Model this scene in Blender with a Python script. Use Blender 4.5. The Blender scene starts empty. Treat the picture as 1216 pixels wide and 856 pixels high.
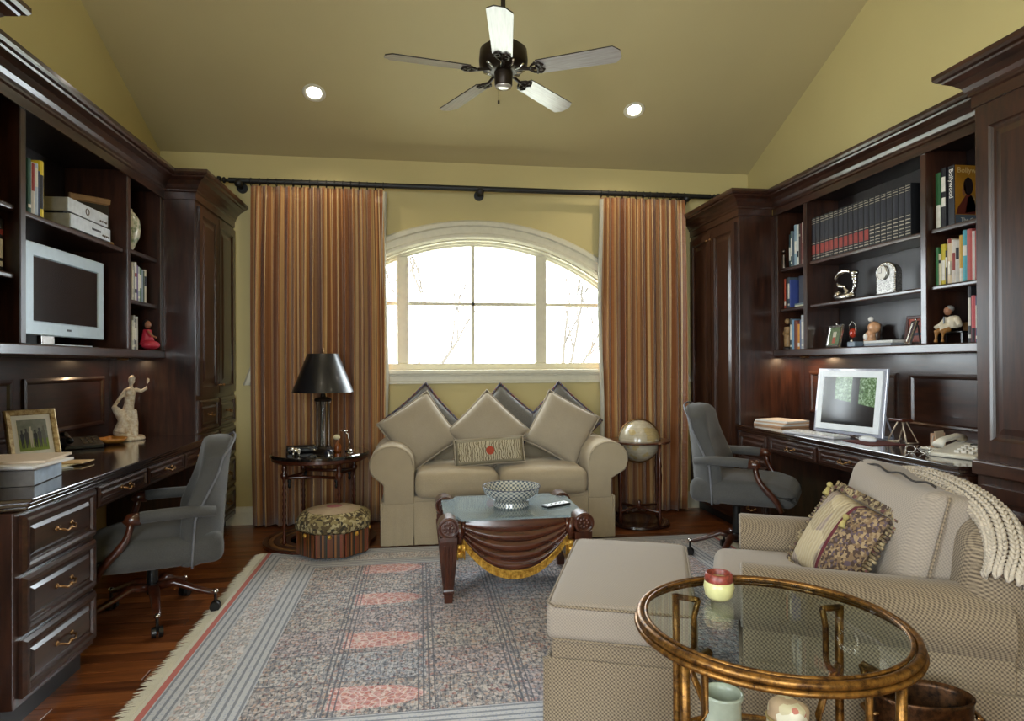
import bpy, bmesh, math, random
from mathutils import Vector, Matrix
random.seed(7)
SC = bpy.context.scene
C = SC.collection
PI = math.pi

# ------------------------------------------------------------------ camera
H = 1.243
cam_d = bpy.data.cameras.new('camera'); cam = bpy.data.objects.new('camera', cam_d); C.objects.link(cam)
cam_d.sensor_width = 36.0; cam_d.lens = 757.55 / 1216 * 36.0; cam_d.clip_start = .02
_y, _p, _r = .143063, .0042285, -.0043982
_F = Vector((math.sin(_y)*math.cos(_p), math.cos(_y)*math.cos(_p), math.sin(_p)))
_R0 = Vector((math.cos(_y), -math.sin(_y), 0)); _U0 = _R0.cross(_F)
_R = _R0*math.cos(_r) + _U0*math.sin(_r); _U = -_R0*math.sin(_r) + _U0*math.cos(_r)
cam.matrix_world = Matrix(((_R.x, _U.x, -_F.x, 0), (_R.y, _U.y, -_F.y, 0), (_R.z, _U.z, -_F.z, H), (0, 0, 0, 1)))
SC.camera = cam
# ------------------------------------------------------------------ colour management, world, window light
SC.view_settings.view_transform = 'Standard'; SC.view_settings.look = 'None'
SC.view_settings.exposure = 0.40; SC.view_settings.gamma = 1.0; SC.view_settings.use_curve_mapping = False
SC.cycles.max_bounces = 8; SC.cycles.diffuse_bounces = 4; SC.cycles.glossy_bounces = 4
SC.cycles.transparent_max_bounces = 12; SC.cycles.transmission_bounces = 8
SC.cycles.caustics_reflective = False; SC.cycles.caustics_refractive = False
SC.cycles.sample_clamp_indirect = 4.0
W = bpy.data.worlds.new('daylight'); SC.world = W; W.use_nodes = True
W.node_tree.nodes['Background'].inputs[0].default_value = (.88, .94, 1.0, 1)
W.node_tree.nodes['Background'].inputs[1].default_value = 15.0
def portal(name, loc, rot, sx, sy):          # guides the sky light through a window opening
    d = bpy.data.lights.new(name, 'AREA'); d.shape = 'RECTANGLE'; d.size = sx; d.size_y = sy; d.cycles.is_portal = True
    o = bpy.data.objects.new(name, d); C.objects.link(o); o.location = loc; o.rotation_euler = rot; return o
portal('arched_window_portal', (.47, 5.40, 1.73), (-PI/2, 0, 0), 3.2, 1.10)
portal('rear_window_portal', (-.35, -1.97, 1.6), (PI/2, 0, 0), 1.4, 2.2)
portal('side_window_portal', (-2.13, -.2, 1.6), (0, -PI/2, 0), 2.2, 1.6)

# ------------------------------------------------------------------ helpers
def S(h):                                   # sRGB hex -> linear rgba
    v = [int(h[i:i+2], 16)/255 for i in (0, 2, 4)]
    return tuple([c/12.92 if c <= .04045 else ((c+.055)/1.055)**2.4 for c in v] + [1.0])
class NT:
    def __init__(s, name):
        s.m = bpy.data.materials.new(name); s.m.use_nodes = True; s.t = s.m.node_tree; s.n = s.t.nodes
        s.b = s.n['Principled BSDF']
    def node(s, ty, **k):
        n = s.n.new(ty)
        for a, v in k.items():
            if hasattr(n, a): setattr(n, a, v)
        return n
    def put(s, sock, v):
        if hasattr(v, 'is_linked') or isinstance(v, bpy.types.NodeSocket): s.t.links.new(v, sock)
        elif isinstance(v, (int, float)) and sock.type in ('VECTOR',): sock.default_value = (v, v, v)
        else: sock.default_value = v
    def m_(s, op, a, b=0.0, c=0.0):
        n = s.n.new('ShaderNodeMath'); n.operation = op
        s.put(n.inputs[0], a); s.put(n.inputs[1], b); s.put(n.inputs[2], c); return n.outputs[0]
    def mix(s, f, a, b, mode='MIX'):
        n = s.n.new('ShaderNodeMix'); n.data_type = 'RGBA'; n.blend_type = mode
        s.put(n.inputs['Factor'], f); s.put(n.inputs[6], a); s.put(n.inputs[7], b); return n.outputs[2]
    def ramp(s, f, stops, interp='LINEAR'):
        n = s.n.new('ShaderNodeValToRGB'); e = n.color_ramp.elements; n.color_ramp.interpolation = interp
        while len(e) < len(stops): e.new(.5)
        for i, (p, c) in enumerate(stops): e[i].position = p; e[i].color = c
        s.put(n.inputs[0], f); return n.outputs[0]
    def co(s, kind='Object'): return s.n.new('ShaderNodeTexCoord').outputs[kind]
    def geo(s): return s.n.new('ShaderNodeNewGeometry').outputs['Position']
    def map(s, v, scale=(1, 1, 1), rot=(0, 0, 0), loc=(0, 0, 0)):
        n = s.n.new('ShaderNodeMapping'); s.put(n.inputs[0], v)
        n.inputs['Scale'].default_value = scale; n.inputs['Rotation'].default_value = rot; n.inputs['Location'].default_value = loc
        return n.outputs[0]
    def noise(s, v, scale, detail=3, rough=.55, out=0):
        n = s.n.new('ShaderNodeTexNoise'); s.put(n.inputs['Vector'], v); n.inputs['Scale'].default_value = scale
        n.inputs['Detail'].default_value = detail; n.inputs['Roughness'].default_value = rough; return n.outputs[out]
    def voro(s, v, scale, feat='F1', out=0):
        n = s.n.new('ShaderNodeTexVoronoi'); n.feature = feat; s.put(n.inputs['Vector'], v); n.inputs['Scale'].default_value = scale
        return n.outputs[out]
    def wave(s, v, scale, dist=0, detail=0, axis='X', ty='BANDS'):
        n = s.n.new('ShaderNodeTexWave'); n.wave_type = ty; n.bands_direction = axis; s.put(n.inputs['Vector'], v)
        n.inputs['Scale'].default_value = scale; n.inputs['Distortion'].default_value = dist; n.inputs['Detail'].default_value = detail
        return n.outputs[1]
    def bump(s, h, st=.3, d=.002):
        n = s.n.new('ShaderNodeBump'); n.inputs['Strength'].default_value = st; n.inputs['Distance'].default_value = d
        s.put(n.inputs['Height'], h); s.t.links.new(n.outputs[0], s.b.inputs['Normal'])
    def set(s, **k):
        names = dict(col='Base Color', rough='Roughness', metal='Metallic', coat='Coat Weight', cr='Coat Roughness', trans='Transmission Weight',
                     ior='IOR', sheen='Sheen Weight', spec='Specular IOR Level', em='Emission Color', es='Emission Strength', alpha='Alpha')
        for a, v in k.items(): s.put(s.b.inputs[names[a]], v)
        return s
    def xyz(s, v):
        n = s.n.new('ShaderNodeSeparateXYZ'); s.put(n.inputs[0], v); return n.outputs
    def comb(s, x, y, z):
        n = s.n.new('ShaderNodeCombineXYZ'); s.put(n.inputs[0], x); s.put(n.inputs[1], y); s.put(n.inputs[2], z); return n.outputs[0]
    def rnd(s): return s.n.new('ShaderNodeObjectInfo').outputs['Random']
def plain(name, hexc, rough=.5, metal=0.0, var=.12, scale=30, **k):
    t = NT(name); c = S(hexc); n = t.noise(t.co(), scale)
    lo = tuple([v*(1-var) for v in c[:3]]+[1]); hi = tuple([min(1, v*(1+var)) for v in c[:3]]+[1])
    t.set(col=t.ramp(n, [(.3, lo), (.7, hi)]), rough=rough, metal=metal, **k); return t.m
def wood(name, dark, light, axis='Z', rough=.3, coat=.35, scale=1.0):
    t = NT(name); st = {'X': (3, 28, 28), 'Y': (28, 3, 28), 'Z': (28, 28, 3)}[axis]
    v = t.map(t.geo(), tuple(a*scale for a in st)); n = t.noise(v, 1.6, 6, .62); n2 = t.noise(t.geo(), 2.2, 2)
    f = t.m_('ADD', t.m_('MULTIPLY', n, .75), t.m_('MULTIPLY', n2, .25))
    t.set(col=t.ramp(f, [(.34, S(dark)), (.68, S(light))]), rough=rough, coat=coat, cr=.12); t.bump(n, .12, .001); return t.m
def cloth(name, hexc, var=.15, scale=260, rough=.95, bump=.35, sheen=.15):
    t = NT(name); c = S(hexc); v = t.co(); n = t.noise(v, scale, 2); big = t.noise(v, 5, 3)
    lo = tuple([x*(1-var) for x in c[:3]]+[1]); hi = tuple([min(1, x*(1+var)) for x in c[:3]]+[1])
    f = t.m_('ADD', t.m_('MULTIPLY', n, .6), t.m_('MULTIPLY', big, .4))
    t.set(col=t.ramp(f, [(.32, lo), (.68, hi)]), rough=rough, sheen=sheen); t.bump(n, bump, .0015); return t.m
def weave(name, a, b, period=.009, rough=.9, amt=1.0):
    t = NT(name); v = t.xyz(t.co()); k = 2*PI/period
    hh = t.m_('ADD', v[0], v[1]); p = t.m_('ADD', t.m_('MULTIPLY', t.m_('SINE', t.m_('MULTIPLY', t.m_('ADD', hh, v[2]), k)), .65), t.m_('MULTIPLY', t.m_('SINE', t.m_('MULTIPLY', t.m_('SUBTRACT', hh, v[2]), k)), .5))
    n = t.noise(t.co(), 300, 2); f = t.m_('ADD', t.m_('MULTIPLY', p, .32*amt), t.m_('ADD', t.m_('MULTIPLY', n, .3), .35))
    big = t.noise(t.co(), 4, 3); c = t.ramp(f, [(.2, S(b)), (.75, S(a))]); c = t.mix(t.m_('MULTIPLY', big, .25), c, S(b))
    t.set(col=c, rough=rough, sheen=.15); t.bump(f, .3, .0015); return t.m
MAT = {}
def obj(name, me, mat, parent=None):
    o = bpy.data.objects.new(name, me); C.objects.link(o)
    if mat is not None:
        for m in (mat if isinstance(mat, (list, tuple)) else [mat]): me.materials.append(m)
    if parent is not None: o.parent = parent
    return o
def tag(o, label, cat=None, group=None, kind=None):
    if label: o['label'] = label
    if cat: o['category'] = cat
    if group: o['group'] = group
    if kind: o['kind'] = kind
    return o
def thing(name, label, cat, loc=(0, 0, 0), rz=0.0, group=None, rot=None):
    o = bpy.data.objects.new(name, None); C.objects.link(o); o.empty_display_size = .05
    o.location = loc; o.rotation_euler = rot if rot else (0, 0, rz); return tag(o, label, cat, group)
def frame(n, hint=Vector((0, 0, 1))):
    n = n.normalized()
    if abs(n.dot(hint)) > .95: hint = Vector((1, 0, 0))
    u = hint.cross(n).normalized(); return u, n.cross(u)
class B:
    """collects shapes into one mesh"""
    def __init__(s): s.v = []; s.f = []; s.mi = []; s.cur = 0; s.M = None
    def add(s, vs, fs):
        k = len(s.v)
        s.v += [tuple(s.M @ Vector(p)) if s.M else tuple(p) for p in vs]
        s.f += [tuple(i+k for i in f) for f in fs]; s.mi += [s.cur]*len(fs); return s
    def box(s, x0, x1, y0, y1, z0, z1):
        x0, x1 = min(x0, x1), max(x0, x1); y0, y1 = min(y0, y1), max(y0, y1)
        return s.add([(x, y, z) for z in (z0, z1) for y in (y0, y1) for x in (x0, x1)],
                     [(0, 2, 3, 1), (4, 5, 7, 6), (0, 1, 5, 4), (2, 6, 7, 3), (0, 4, 6, 2), (1, 3, 7, 5)])
    def cyl(s, p0, p1, r0, r1=None, n=16, cap=True):
        r1 = r0 if r1 is None else r1; p0 = Vector(p0); p1 = Vector(p1); u, w = frame(p1-p0); vs = []
        for p, r in ((p0, r0), (p1, r1)): vs += [p+(u*math.cos(2*PI*i/n)+w*math.sin(2*PI*i/n))*r for i in range(n)]
        fs = [(i, (i+1) % n, n+(i+1) % n, n+i) for i in range(n)]
        if cap: fs += [tuple(range(n-1, -1, -1)), tuple(range(n, 2*n))]
        return s.add(vs, fs)
    def tube(s, pts, r, n=8, closed=False, cap=True, sq=1.0, hint=Vector((0, 0, 1))):
        pts = [Vector(p) for p in pts]; m = len(pts); vs = []; fs = []
        for i, p in enumerate(pts):
            a = pts[(i-1) % m] if (closed or i > 0) else p; b = pts[(i+1) % m] if (closed or i < m-1) else p
            u, w = frame(b-a, hint); rr = r[i] if isinstance(r, (list, tuple)) else (r(i/(m-1)) if callable(r) else r)
            vs += [p+(u*math.cos(2*PI*k/n)+w*math.sin(2*PI*k/n)*sq)*rr for k in range(n)]
        for i in range(m if closed else m-1):
            j = (i+1) % m
            fs += [(i*n+k, i*n+(k+1) % n, j*n+(k+1) % n, j*n+k) for k in range(n)]
        if cap and not closed: fs += [tuple(range(n-1, -1, -1)), tuple(range((m-1)*n, m*n))]
        return s.add(vs, fs)
    def lathe(s, prof, c=(0, 0, 0), n=24, fn=None):
        vs = []; fs = []; m = len(prof)
        for r, z in prof:
            for k in range(n):
                a = 2*PI*k/n; q = r*(fn(a, z) if fn else 1); vs.append((c[0]+q*math.cos(a), c[1]+q*math.sin(a), c[2]+z))
        for i in range(m-1): fs += [(i*n+k, i*n+(k+1) % n, (i+1)*n+(k+1) % n, (i+1)*n+k) for k in range(n)]
        if prof[0][0] > 1e-5: fs.append(tuple(range(n-1, -1, -1)))
        if prof[-1][0] > 1e-5: fs.append(tuple(range((m-1)*n, m*n)))
        return s.add(vs, fs)
    def ball(s, c, r, n=16, m=10):
        rx, ry, rz = r if isinstance(r, (list, tuple)) else (r, r, r)
        vs = []; fs = []
        for i in range(m+1):
            a = -PI/2+PI*i/m
            for k in range(n): b = 2*PI*k/n; vs.append((c[0]+rx*math.cos(a)*math.cos(b), c[1]+ry*math.cos(a)*math.sin(b), c[2]+rz*math.sin(a)))
        for i in range(m): fs += [(i*n+k, i*n+(k+1) % n, (i+1)*n+(k+1) % n, (i+1)*n+k) for k in range(n)]
        return s.add(vs, fs)
    def prism(s, poly, ax, d0, d1):
        def P(a, b, d): return {'x': (d, a, b), 'y': (a, d, b), 'z': (a, b, d)}[ax]
        n = len(poly); vs = [P(a, b, d0) for a, b in poly]+[P(a, b, d1) for a, b in poly]
        fs = [(i, (i+1) % n, n+(i+1) % n, n+i) for i in range(n)]+[tuple(range(n-1, -1, -1)), tuple(range(n, 2*n))]
        return s.add(vs, fs)
    def panel(s, o, U, V, w, h, prof):
        o = Vector(o); U = Vector(U); V = Vector(V); N = U.cross(V); vs = []; fs = []
        for ins, d in prof:
            for a, b in ((ins, ins), (w-ins, ins), (w-ins, h-ins), (ins, h-ins)): vs.append(o+U*a+V*b+N*d)
        for i in range(len(prof)-1): fs += [(i*4+k, i*4+(k+1) % 4, i*4+4+(k+1) % 4, i*4+4+k) for k in range(4)]
        fs += [(3, 2, 1, 0), tuple(len(prof)*4-4+k for k in range(4))]
        return s.add(vs, fs)
    def sweep(s, path, prof, side=1):
        """profile of (out, z) along an xy polyline, mitred; out points to the `side` of the path"""
        pts = [Vector((p[0], p[1])) for p in path]; m = len(pts); n = len(prof); vs = []; fs = []
        for i, p in enumerate(pts):
            d0 = (p-pts[i-1]).normalized() if i else None; d1 = (pts[i+1]-p).normalized() if i < m-1 else None
            n0 = Vector((-d0.y, d0.x))*side if d0 else None; n1 = Vector((-d1.y, d1.x))*side if d1 else None
            if n0 is None: q = n1
            elif n1 is None: q = n0
            else: q = (n0+n1); q = q/max(.3, q.dot(n0))
            vs += [(p.x+q.x*o, p.y+q.y*o, z) for o, z in prof]
        for i in range(m-1): fs += [(i*n+k, i*n+(k+1) % n, (i+1)*n+(k+1) % n, (i+1)*n+k) for k in range(n)]
        fs += [tuple(range(n)), tuple(range(m*n-1, (m-1)*n-1, -1))]
        return s.add(vs, fs)
    def rbox(s, w, d, h, r, c=(0, 0, 0), k=6, fn=None):
        """rounded box centred on c (k spans between the rounded bands), optional deform fn(x,y,z)"""
        def ax(L):
            a = L/2; q = [-a, -a+r*.3, -a+r*.7, -a+r]; inner = [(-a+r)+(L-2*r)*i/k for i in range(1, k)]
            return q+inner+[-t for t in reversed(q)]
        X, Y, Z = ax(w), ax(d), ax(h); half = (w/2-r, d/2-r, h/2-r); idx = {}; vs = []; fs = []
        def vert(i, j, l):
            if (i, j, l) in idx: return idx[(i, j, l)]
            p = [X[i], Y[j], Z[l]]; q = [max(-half[t], min(half[t], p[t])) for t in range(3)]; e = Vector([p[t]-q[t] for t in range(3)])
            if e.length > 1e-9: e = e.normalized()*r
            p = [q[t]+e[t] for t in range(3)]
            if fn: p = fn(*p)
            idx[(i, j, l)] = len(vs); vs.append((p[0]+c[0], p[1]+c[1], p[2]+c[2])); return idx[(i, j, l)]
        nx, ny, nz = len(X)-1, len(Y)-1, len(Z)-1
        for i in range(nx):
            for j in range(ny):
                fs.append((vert(i, j, 0), vert(i, j+1, 0), vert(i+1, j+1, 0), vert(i+1, j, 0)))
                fs.append((vert(i, j, nz), vert(i+1, j, nz), vert(i+1, j+1, nz), vert(i, j+1, nz)))
        for i in range(nx):
            for l in range(nz):
                fs.append((vert(i, 0, l), vert(i+1, 0, l), vert(i+1, 0, l+1), vert(i, 0, l+1)))
                fs.append((vert(i, ny, l), vert(i, ny, l+1), vert(i+1, ny, l+1), vert(i+1, ny, l)))
        for j in range(ny):
            for l in range(nz):
                fs.append((vert(0, j, l), vert(0, j, l+1), vert(0, j+1, l+1), vert(0, j+1, l)))
                fs.append((vert(nx, j, l), vert(nx, j+1, l), vert(nx, j+1, l+1), vert(nx, j, l+1)))
        return s.add(vs, fs)
    def pillow(s, w, h, t, n=16, ears=.05, fn=None):
        """cushion lying in the xz plane, thickness along y"""
        vs = []; fs = []; idx = {}
        for sd in (-1, 1):
            for i in range(n+1):
                for j in range(n+1):
                    a = -1+2*i/n; b = -1+2*j/n; edge = i in (0, n) or j in (0, n)
                    if edge and sd == 1: idx[(1, i, j)] = idx[(-1, i, j)]; continue
                    f = max(0, (1-a**2)*(1-b**2))**.42
                    x = a*w/2*(1-ears*(1-b*b)*a*a); z = b*h/2*(1-ears*(1-a*a)*b*b)
                    p = (x, sd*t/2*f, z)
                    if fn: p = fn(*p)
                    idx[(sd, i, j)] = len(vs); vs.append(p)
            for i in range(n):
                for j in range(n):
                    q = (idx[(sd, i, j)], idx[(sd, i+1, j)], idx[(sd, i+1, j+1)], idx[(sd, i, j+1)])
                    fs.append(q if sd == -1 else q[::-1])
        return s.add(vs, fs)
    def build(s, name, mat, parent=None, smooth=False, bevel=0, seg=2, fix=False, auto=None):
        me = bpy.data.meshes.new(name); me.from_pydata(s.v, [], s.f)
        if any(s.mi): me.polygons.foreach_set('material_index', s.mi)
        if bevel or fix:
            bm = bmesh.new(); bm.from_mesh(me)
            if fix: bmesh.ops.recalc_face_normals(bm, faces=bm.faces)
            if bevel:
                es = [e for e in bm.edges if len(e.link_faces) == 2 and e.calc_face_angle(0) > .5]
                bmesh.ops.bevel(bm, geom=es, offset=bevel, segments=seg, profile=.5, affect='EDGES', clamp_overlap=True)
            bm.to_mesh(me); bm.free()
        if smooth: me.polygons.foreach_set('use_smooth', [True]*len(me.polygons))
        me.update(); o = obj(name, me, mat, parent)
        if smooth and auto is not None: me.set_sharp_from_angle(angle=math.radians(auto))
        return o
def bx(name, mat, parent, *boxes, bevel=.003, **k):
    b = B()
    for q in boxes: b.box(*q)
    return b.build(name, mat, parent, bevel=bevel, **k)
def copy_tree(o, parent=None):
    c = o.copy(); C.objects.link(c); c.parent = parent
    for ch in list(o.children): copy_tree(ch, c)
    return c
def rotm(rz=0, rx=0, ry=0, loc=(0, 0, 0)):
    return Matrix.Translation(loc) @ Matrix.Rotation(rz, 4, 'Z') @ Matrix.Rotation(rx, 4, 'X') @ Matrix.Rotation(ry, 4, 'Y')
def bez(p0, p1, p2, p3, n=10):
    p0, p1, p2, p3 = map(Vector, (p0, p1, p2, p3))
    return [(1-t)**3*p0+3*(1-t)**2*t*p1+3*(1-t)*t*t*p2+t**3*p3 for t in [i/n for i in range(n+1)]]
def text(s, size, mat, parent, M, name='lettering', al='LEFT', ext=.0004):
    cu = bpy.data.curves.new(name, 'FONT'); cu.body = s; cu.size = size; cu.align_x = al; cu.extrude = ext; cu.resolution_u = 2
    tmp = bpy.data.objects.new(name+'_curve', cu); C.objects.link(tmp); dg = bpy.context.evaluated_depsgraph_get()
    me = bpy.data.meshes.new_from_object(tmp.evaluated_get(dg)); bpy.data.objects.remove(tmp); me.materials.clear()
    o = obj(name, me, mat, parent); o.matrix_local = M; return o
ORD = 'first second third fourth fifth sixth seventh eighth ninth tenth eleventh twelfth thirteenth fourteenth fifteenth sixteenth seventeenth eighteenth nineteenth twentieth'.split()
# ------------------------------------------------------------------ materials
def paint(name, hexc):
    t = NT(name); v = t.geo(); n = t.noise(v, 90, 3); big = t.noise(v, 1.3, 3); c = S(hexc)
    t.set(col=t.ramp(big, [(.3, tuple([x*.94 for x in c[:3]]+[1])), (.7, c)]), rough=.62); t.bump(n, .06, .001); return t.m
WALL = paint('wall_paint', 'C8B880'); CEIL = paint('ceiling_paint', 'BFB083'); TRIM = plain('cream_trim', 'D8D2BC', .4, var=.04)
WD = wood('walnut_upright', '1A0E0A', '432619', 'Z'); WDY = wood('walnut_lengthways', '1A0E0A', '432619', 'Y'); WDX = wood('walnut_across', '1A0E0A', '432619', 'X')
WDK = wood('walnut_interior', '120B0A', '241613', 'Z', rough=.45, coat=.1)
TOP = wood('walnut_polished_top', '160C0A', '33201A', 'Y', rough=.12, coat=1.0)
MAH = wood('mahogany', '25100A', '5A2C18', 'Z', rough=.28, coat=.5); MAHX = wood('mahogany_across', '25100A', '5A2C18', 'X', rough=.26, coat=.5)
BRASS = plain('aged_brass', '8E6C48', .38, 1.0); PEWTER = plain('dark_pewter', '6B6158', .35, 1.0); SILVER = plain('silver', 'CFCBC4', .25, 1.0, var=.25, scale=60)
BLACK = plain('black_metal', '0C0B0B', .35); BLKP = plain('black_plastic', '111214', .4); IRON = plain('black_iron', '14120F', .5)
WHITE = plain('white_plastic', 'DDE1E4', .35, var=.03); CREAMP = plain('cream_plastic', 'D9D2C2', .4, var=.04); PAPER = plain('paper', 'E6E2DA', .8, var=.03)
BRONZE = plain('dark_bronze', '2B2118', .4, .6)
def gilt(name, a, b, metal=.75):
    t = NT(name); n = t.noise(t.co(), 45, 5, .7); t.set(col=t.ramp(n, [(.35, S(a)), (.62, S(b))]), rough=.38, metal=metal); t.bump(n, .3, .002); return t.m
GILT = gilt('gilt_iron', '3A2210', '94682F'); GOLD = gilt('gold_leaf', '9A6416', 'EDBE58', .55)
def glassmat(name, tint, fac=.1, rough=.0):
    t = NT(name); t.n.remove(t.b); g = t.n.new('ShaderNodeBsdfGlossy'); g.inputs['Roughness'].default_value = rough
    tr = t.n.new('ShaderNodeBsdfTransparent'); tr.inputs[0].default_value = tint; lw = t.n.new('ShaderNodeLayerWeight'); lw.inputs[0].default_value = .5; fr = t.m_('ADD', t.m_('MULTIPLY', t.m_('POWER', lw.outputs['Facing'], 5.0), .9), fac)
    mx = t.n.new('ShaderNodeMixShader'); t.t.links.new(fr, mx.inputs[0])
    t.t.links.new(tr.outputs[0], mx.inputs[1]); t.t.links.new(g.outputs[0], mx.inputs[2])
    t.t.links.new(mx.outputs[0], t.n['Material Output'].inputs[0]); return t.m
PANE = glassmat('window_glass', (.96, .98, .98, 1), .04); TGLASS = glassmat('table_glass', (.90, .95, .93, 1), .05)
LINEN = cloth('sofa_linen', 'A8997F'); LINENP = cloth('pillow_linen', 'A39783', .12); GREYS = cloth('grey_silk', '5F5C58', .2, 120, .6)
CHAR = cloth('charcoal_tweed', '4B4A48', .35, 420); WEAVE = weave('tan_weave', 'A08E74', '54473A', .013); WEAVE_LIT = weave('tan_weave_painted_lit', 'A6998A', '82766A', .011, amt=.6)  # second weave: paler lit copy, light on top faces put into its colour
def curtain_mat(name):
    t = NT(name); uv = t.xyz(t.co('UV'))
    def n1(sc, det): 
        n = t.n.new('ShaderNodeTexNoise'); n.noise_dimensions = '1D'; t.put(n.inputs['W'], t.m_('MULTIPLY', uv[0], sc)); n.inputs['Scale'].default_value = 1.0; n.inputs['Detail'].default_value = det; n.inputs['Roughness'].default_value = .6; return n.outputs[0]
    per = t.m_('FRACT', t.m_('MULTIPLY', uv[0], 5.2))
    c = t.ramp(per, [(0, S('7A4222')), (.20, S('9A5A34')), (.30, S('CDA66C')), (.38, S('E2C690')), (.44, S('6A3A20')), (.58, S('A0683A')), (.66, S('D8B47A')), (.76, S('A8703E')), (.84, S('5A301C')), (.92, S('EAD2A2'))], 'CONSTANT')  # real stripes, with gold highlights and dark folds painted into them
    c = t.mix(.35, c, t.ramp(n1(40, 3), [(.3, S('5E3418')), (.5, S('A06A3A')), (.7, S('D8B47E'))]))
    fine = t.noise(t.map(t.co('UV'), (40, 500, 1)), 1.0, 2); c = t.mix(t.m_('MULTIPLY', fine, .3), c, S('8A5228'))
    t.set(col=c, rough=.38, sheen=.25); slub = t.noise(t.map(t.co('UV'), (16, 45, 1)), 1.0, 4); t.bump(slub, .6, .008); return t.m
CURT = curtain_mat('striped_silk')
LINING = cloth('curtain_lining', 'B9B4A4', .05)
# ------------------------------------------------------------------ room shell
XL, XR, YB, YF, ZB = -1.96, 2.83, 5.2, -1.8, 2.876
def struct(name, b, mat, **k): return tag(b.build(name, mat, **k), None, kind='structure')
def PLANK():
    t = NT('oak_plank'); r = t.rnd(); v = t.comb(t.m_('ADD', t.m_('MULTIPLY', t.xyz(t.geo())[0], 2.0), t.m_('MULTIPLY', r, 30)), t.m_('MULTIPLY', t.xyz(t.geo())[1], 34), t.m_('MULTIPLY', r, 9))
    n = t.noise(v, 1.5, 6, .65); f = t.m_('ADD', t.m_('MULTIPLY', n, .8), t.m_('MULTIPLY', r, .25))
    t.set(col=t.ramp(f, [(.3, S('3A1C0E')), (.55, S('74401F')), (.8, S('9C5E30'))]), rough=.3, coat=.3, cr=.2); t.bump(n, .15, .001); return t.m
PLANKM = PLANK()
fl = struct('floor', B().box(XL-.15, XR+.15, YF-.15, YB+.18, -.12, -.008), plain('floor_joint', '1A0D07', .8))
meshes = {}
row = 0; y = 1.3
while y < YB-.01:
    w = min(.088, YB-y); x = XL - random.uniform(0, .9)
    while x < XR:
        L = random.choice((.9, 1.2, 1.5)); a = max(x, XL); e = min(x+L, XR)
        if e-a > .08:
            key = (round(e-a, 2), round(w, 3))
            if key not in meshes:
                o = B().box(0, key[0]-.0025, 0, w-.0025, -.008, 0).build('plank', PLANKM, fl, bevel=.001, seg=1); meshes[key] = o.data
            else: o = obj('plank', meshes[key], None, fl)
            o.location = (a, y, 0)
        x += L
    y += w
nearf = B().box(XL, XR, YF, 1.2985, -.008, 0).build('plank_field', PLANKM, fl); nearf['kind'] = 'stuff'
# back wall with the arched opening
AC, AZ, AR, ARo, SILL = .47, .49, 1.77, 1.92, 1.19
half = math.sqrt(AR**2-(SILL-AZ)**2); a0 = math.asin((SILL-AZ)/AR)
arc = [(AC+AR*math.cos(PI-a0-(PI-2*a0)*i/40), AZ+AR*math.sin(PI-a0-(PI-2*a0)*i/40)) for i in range(41)]
b = B(); b.box(XL-.15, XR+.15, YB, YB+.18, -.1, SILL); b.box(XL-.15, AC-half, YB, YB+.18, SILL, 3.2); b.box(AC+half, XR+.15, YB, YB+.18, SILL, 3.2)
for (xa, za), (xb, zb) in zip(arc, arc[1:]): b.prism([(xa, za), (xb, zb), (xb, 3.2), (xa, 3.2)], 'y', YB, YB+.18)
struct('wall_back', b, WALL)
def wall_hole(name, ax, c0, c1, u0, u1, z1, holes):
    b = B(); us = sorted(holes); prev = u0
    def q(a, e, za, zb):
        if ax == 'x': b.box(c0, c1, a, e, za, zb)
        else: b.box(a, e, c0, c1, za, zb)
    for a, e, za, zb in us: q(prev, a, -.1, z1); q(a, e, -.1, za); q(a, e, zb, z1); prev = e
    q(prev, u1, -.1, z1); return struct(name, b, WALL)
wall_hole('wall_left', 'x', XL-.15, XL, YF-.15, YB, 3.95, [(-1.0, .6, .5, 2.7)])
wall_hole('wall_right', 'x', XR, XR+.15, YF-.15, YB, 3.95, [])
wall_hole('wall_rear', 'y', YF-.15, YF, XL, XR, 3.95, [(-1.05, .35, .5, 2.7)])
zt = ZB+.44*(YB-3.0)
struct('ceiling', B().prism([(YB, ZB), (3.0, zt), (YF, zt), (YF, zt+.1), (3.0, zt+.1), (YB, ZB+.1)], 'x', XL, XR), CEIL, fix=True)
for nm, (p0, p1) in {'baseboard_back': ((XL, YB), (XR, YB))}.items():
    struct(nm, B().sweep([p0, p1], [(0, 0), (.016, 0), (.016, .10), (.012, .125), (.004, .14), (0, .14)], side=-1), TRIM)
# arched window: casing, sill, mullions, panes
win = thing('window_1', None, None); win['kind'] = 'structure'
def arcband(b, prof, n=48, z0=SILL):
    """ring of (radius, y) profile points following the arch down to z0"""
    m = len(prof); vs = []; fs = []
    for i in range(n+1):
        for r, y in prof:
            s0 = math.asin((z0-AZ)/r); a = PI-s0-(PI-2*s0)*i/n
            vs.append((AC+r*math.cos(a), y, AZ+r*math.sin(a)))
    for i in range(n): fs += [(i*m+k, i*m+(k+1) % m, (i+1)*m+(k+1) % m, (i+1)*m+k) for k in range(m)]
    fs += [tuple(range(m)), tuple(range((n+1)*m-1, n*m-1, -1))]
    return b.add(vs, fs)
Y0 = YB
arcband(B(), [(ARo, Y0), (ARo, Y0-.022), (1.905, Y0-.04), (1.875, Y0-.04), (1.865, Y0-.024), (1.815, Y0-.024), (1.805, Y0-.034), (1.785, Y0-.034), (AR, Y0-.016), (AR, Y0)], z0=1.082).build('casing', TRIM, win, fix=True)
arcband(B(), [(AR-.002, Y0+.005), (AR-.002, Y0+.15), (AR-.045, Y0+.15), (AR-.045, Y0+.09), (AR-.03, Y0+.08), (AR-.03, Y0+.06), (AR-.012, Y0+.05), (AR-.012, Y0+.005)]).build('sash_frame', TRIM, win, fix=True)
sx = half+.13
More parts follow.
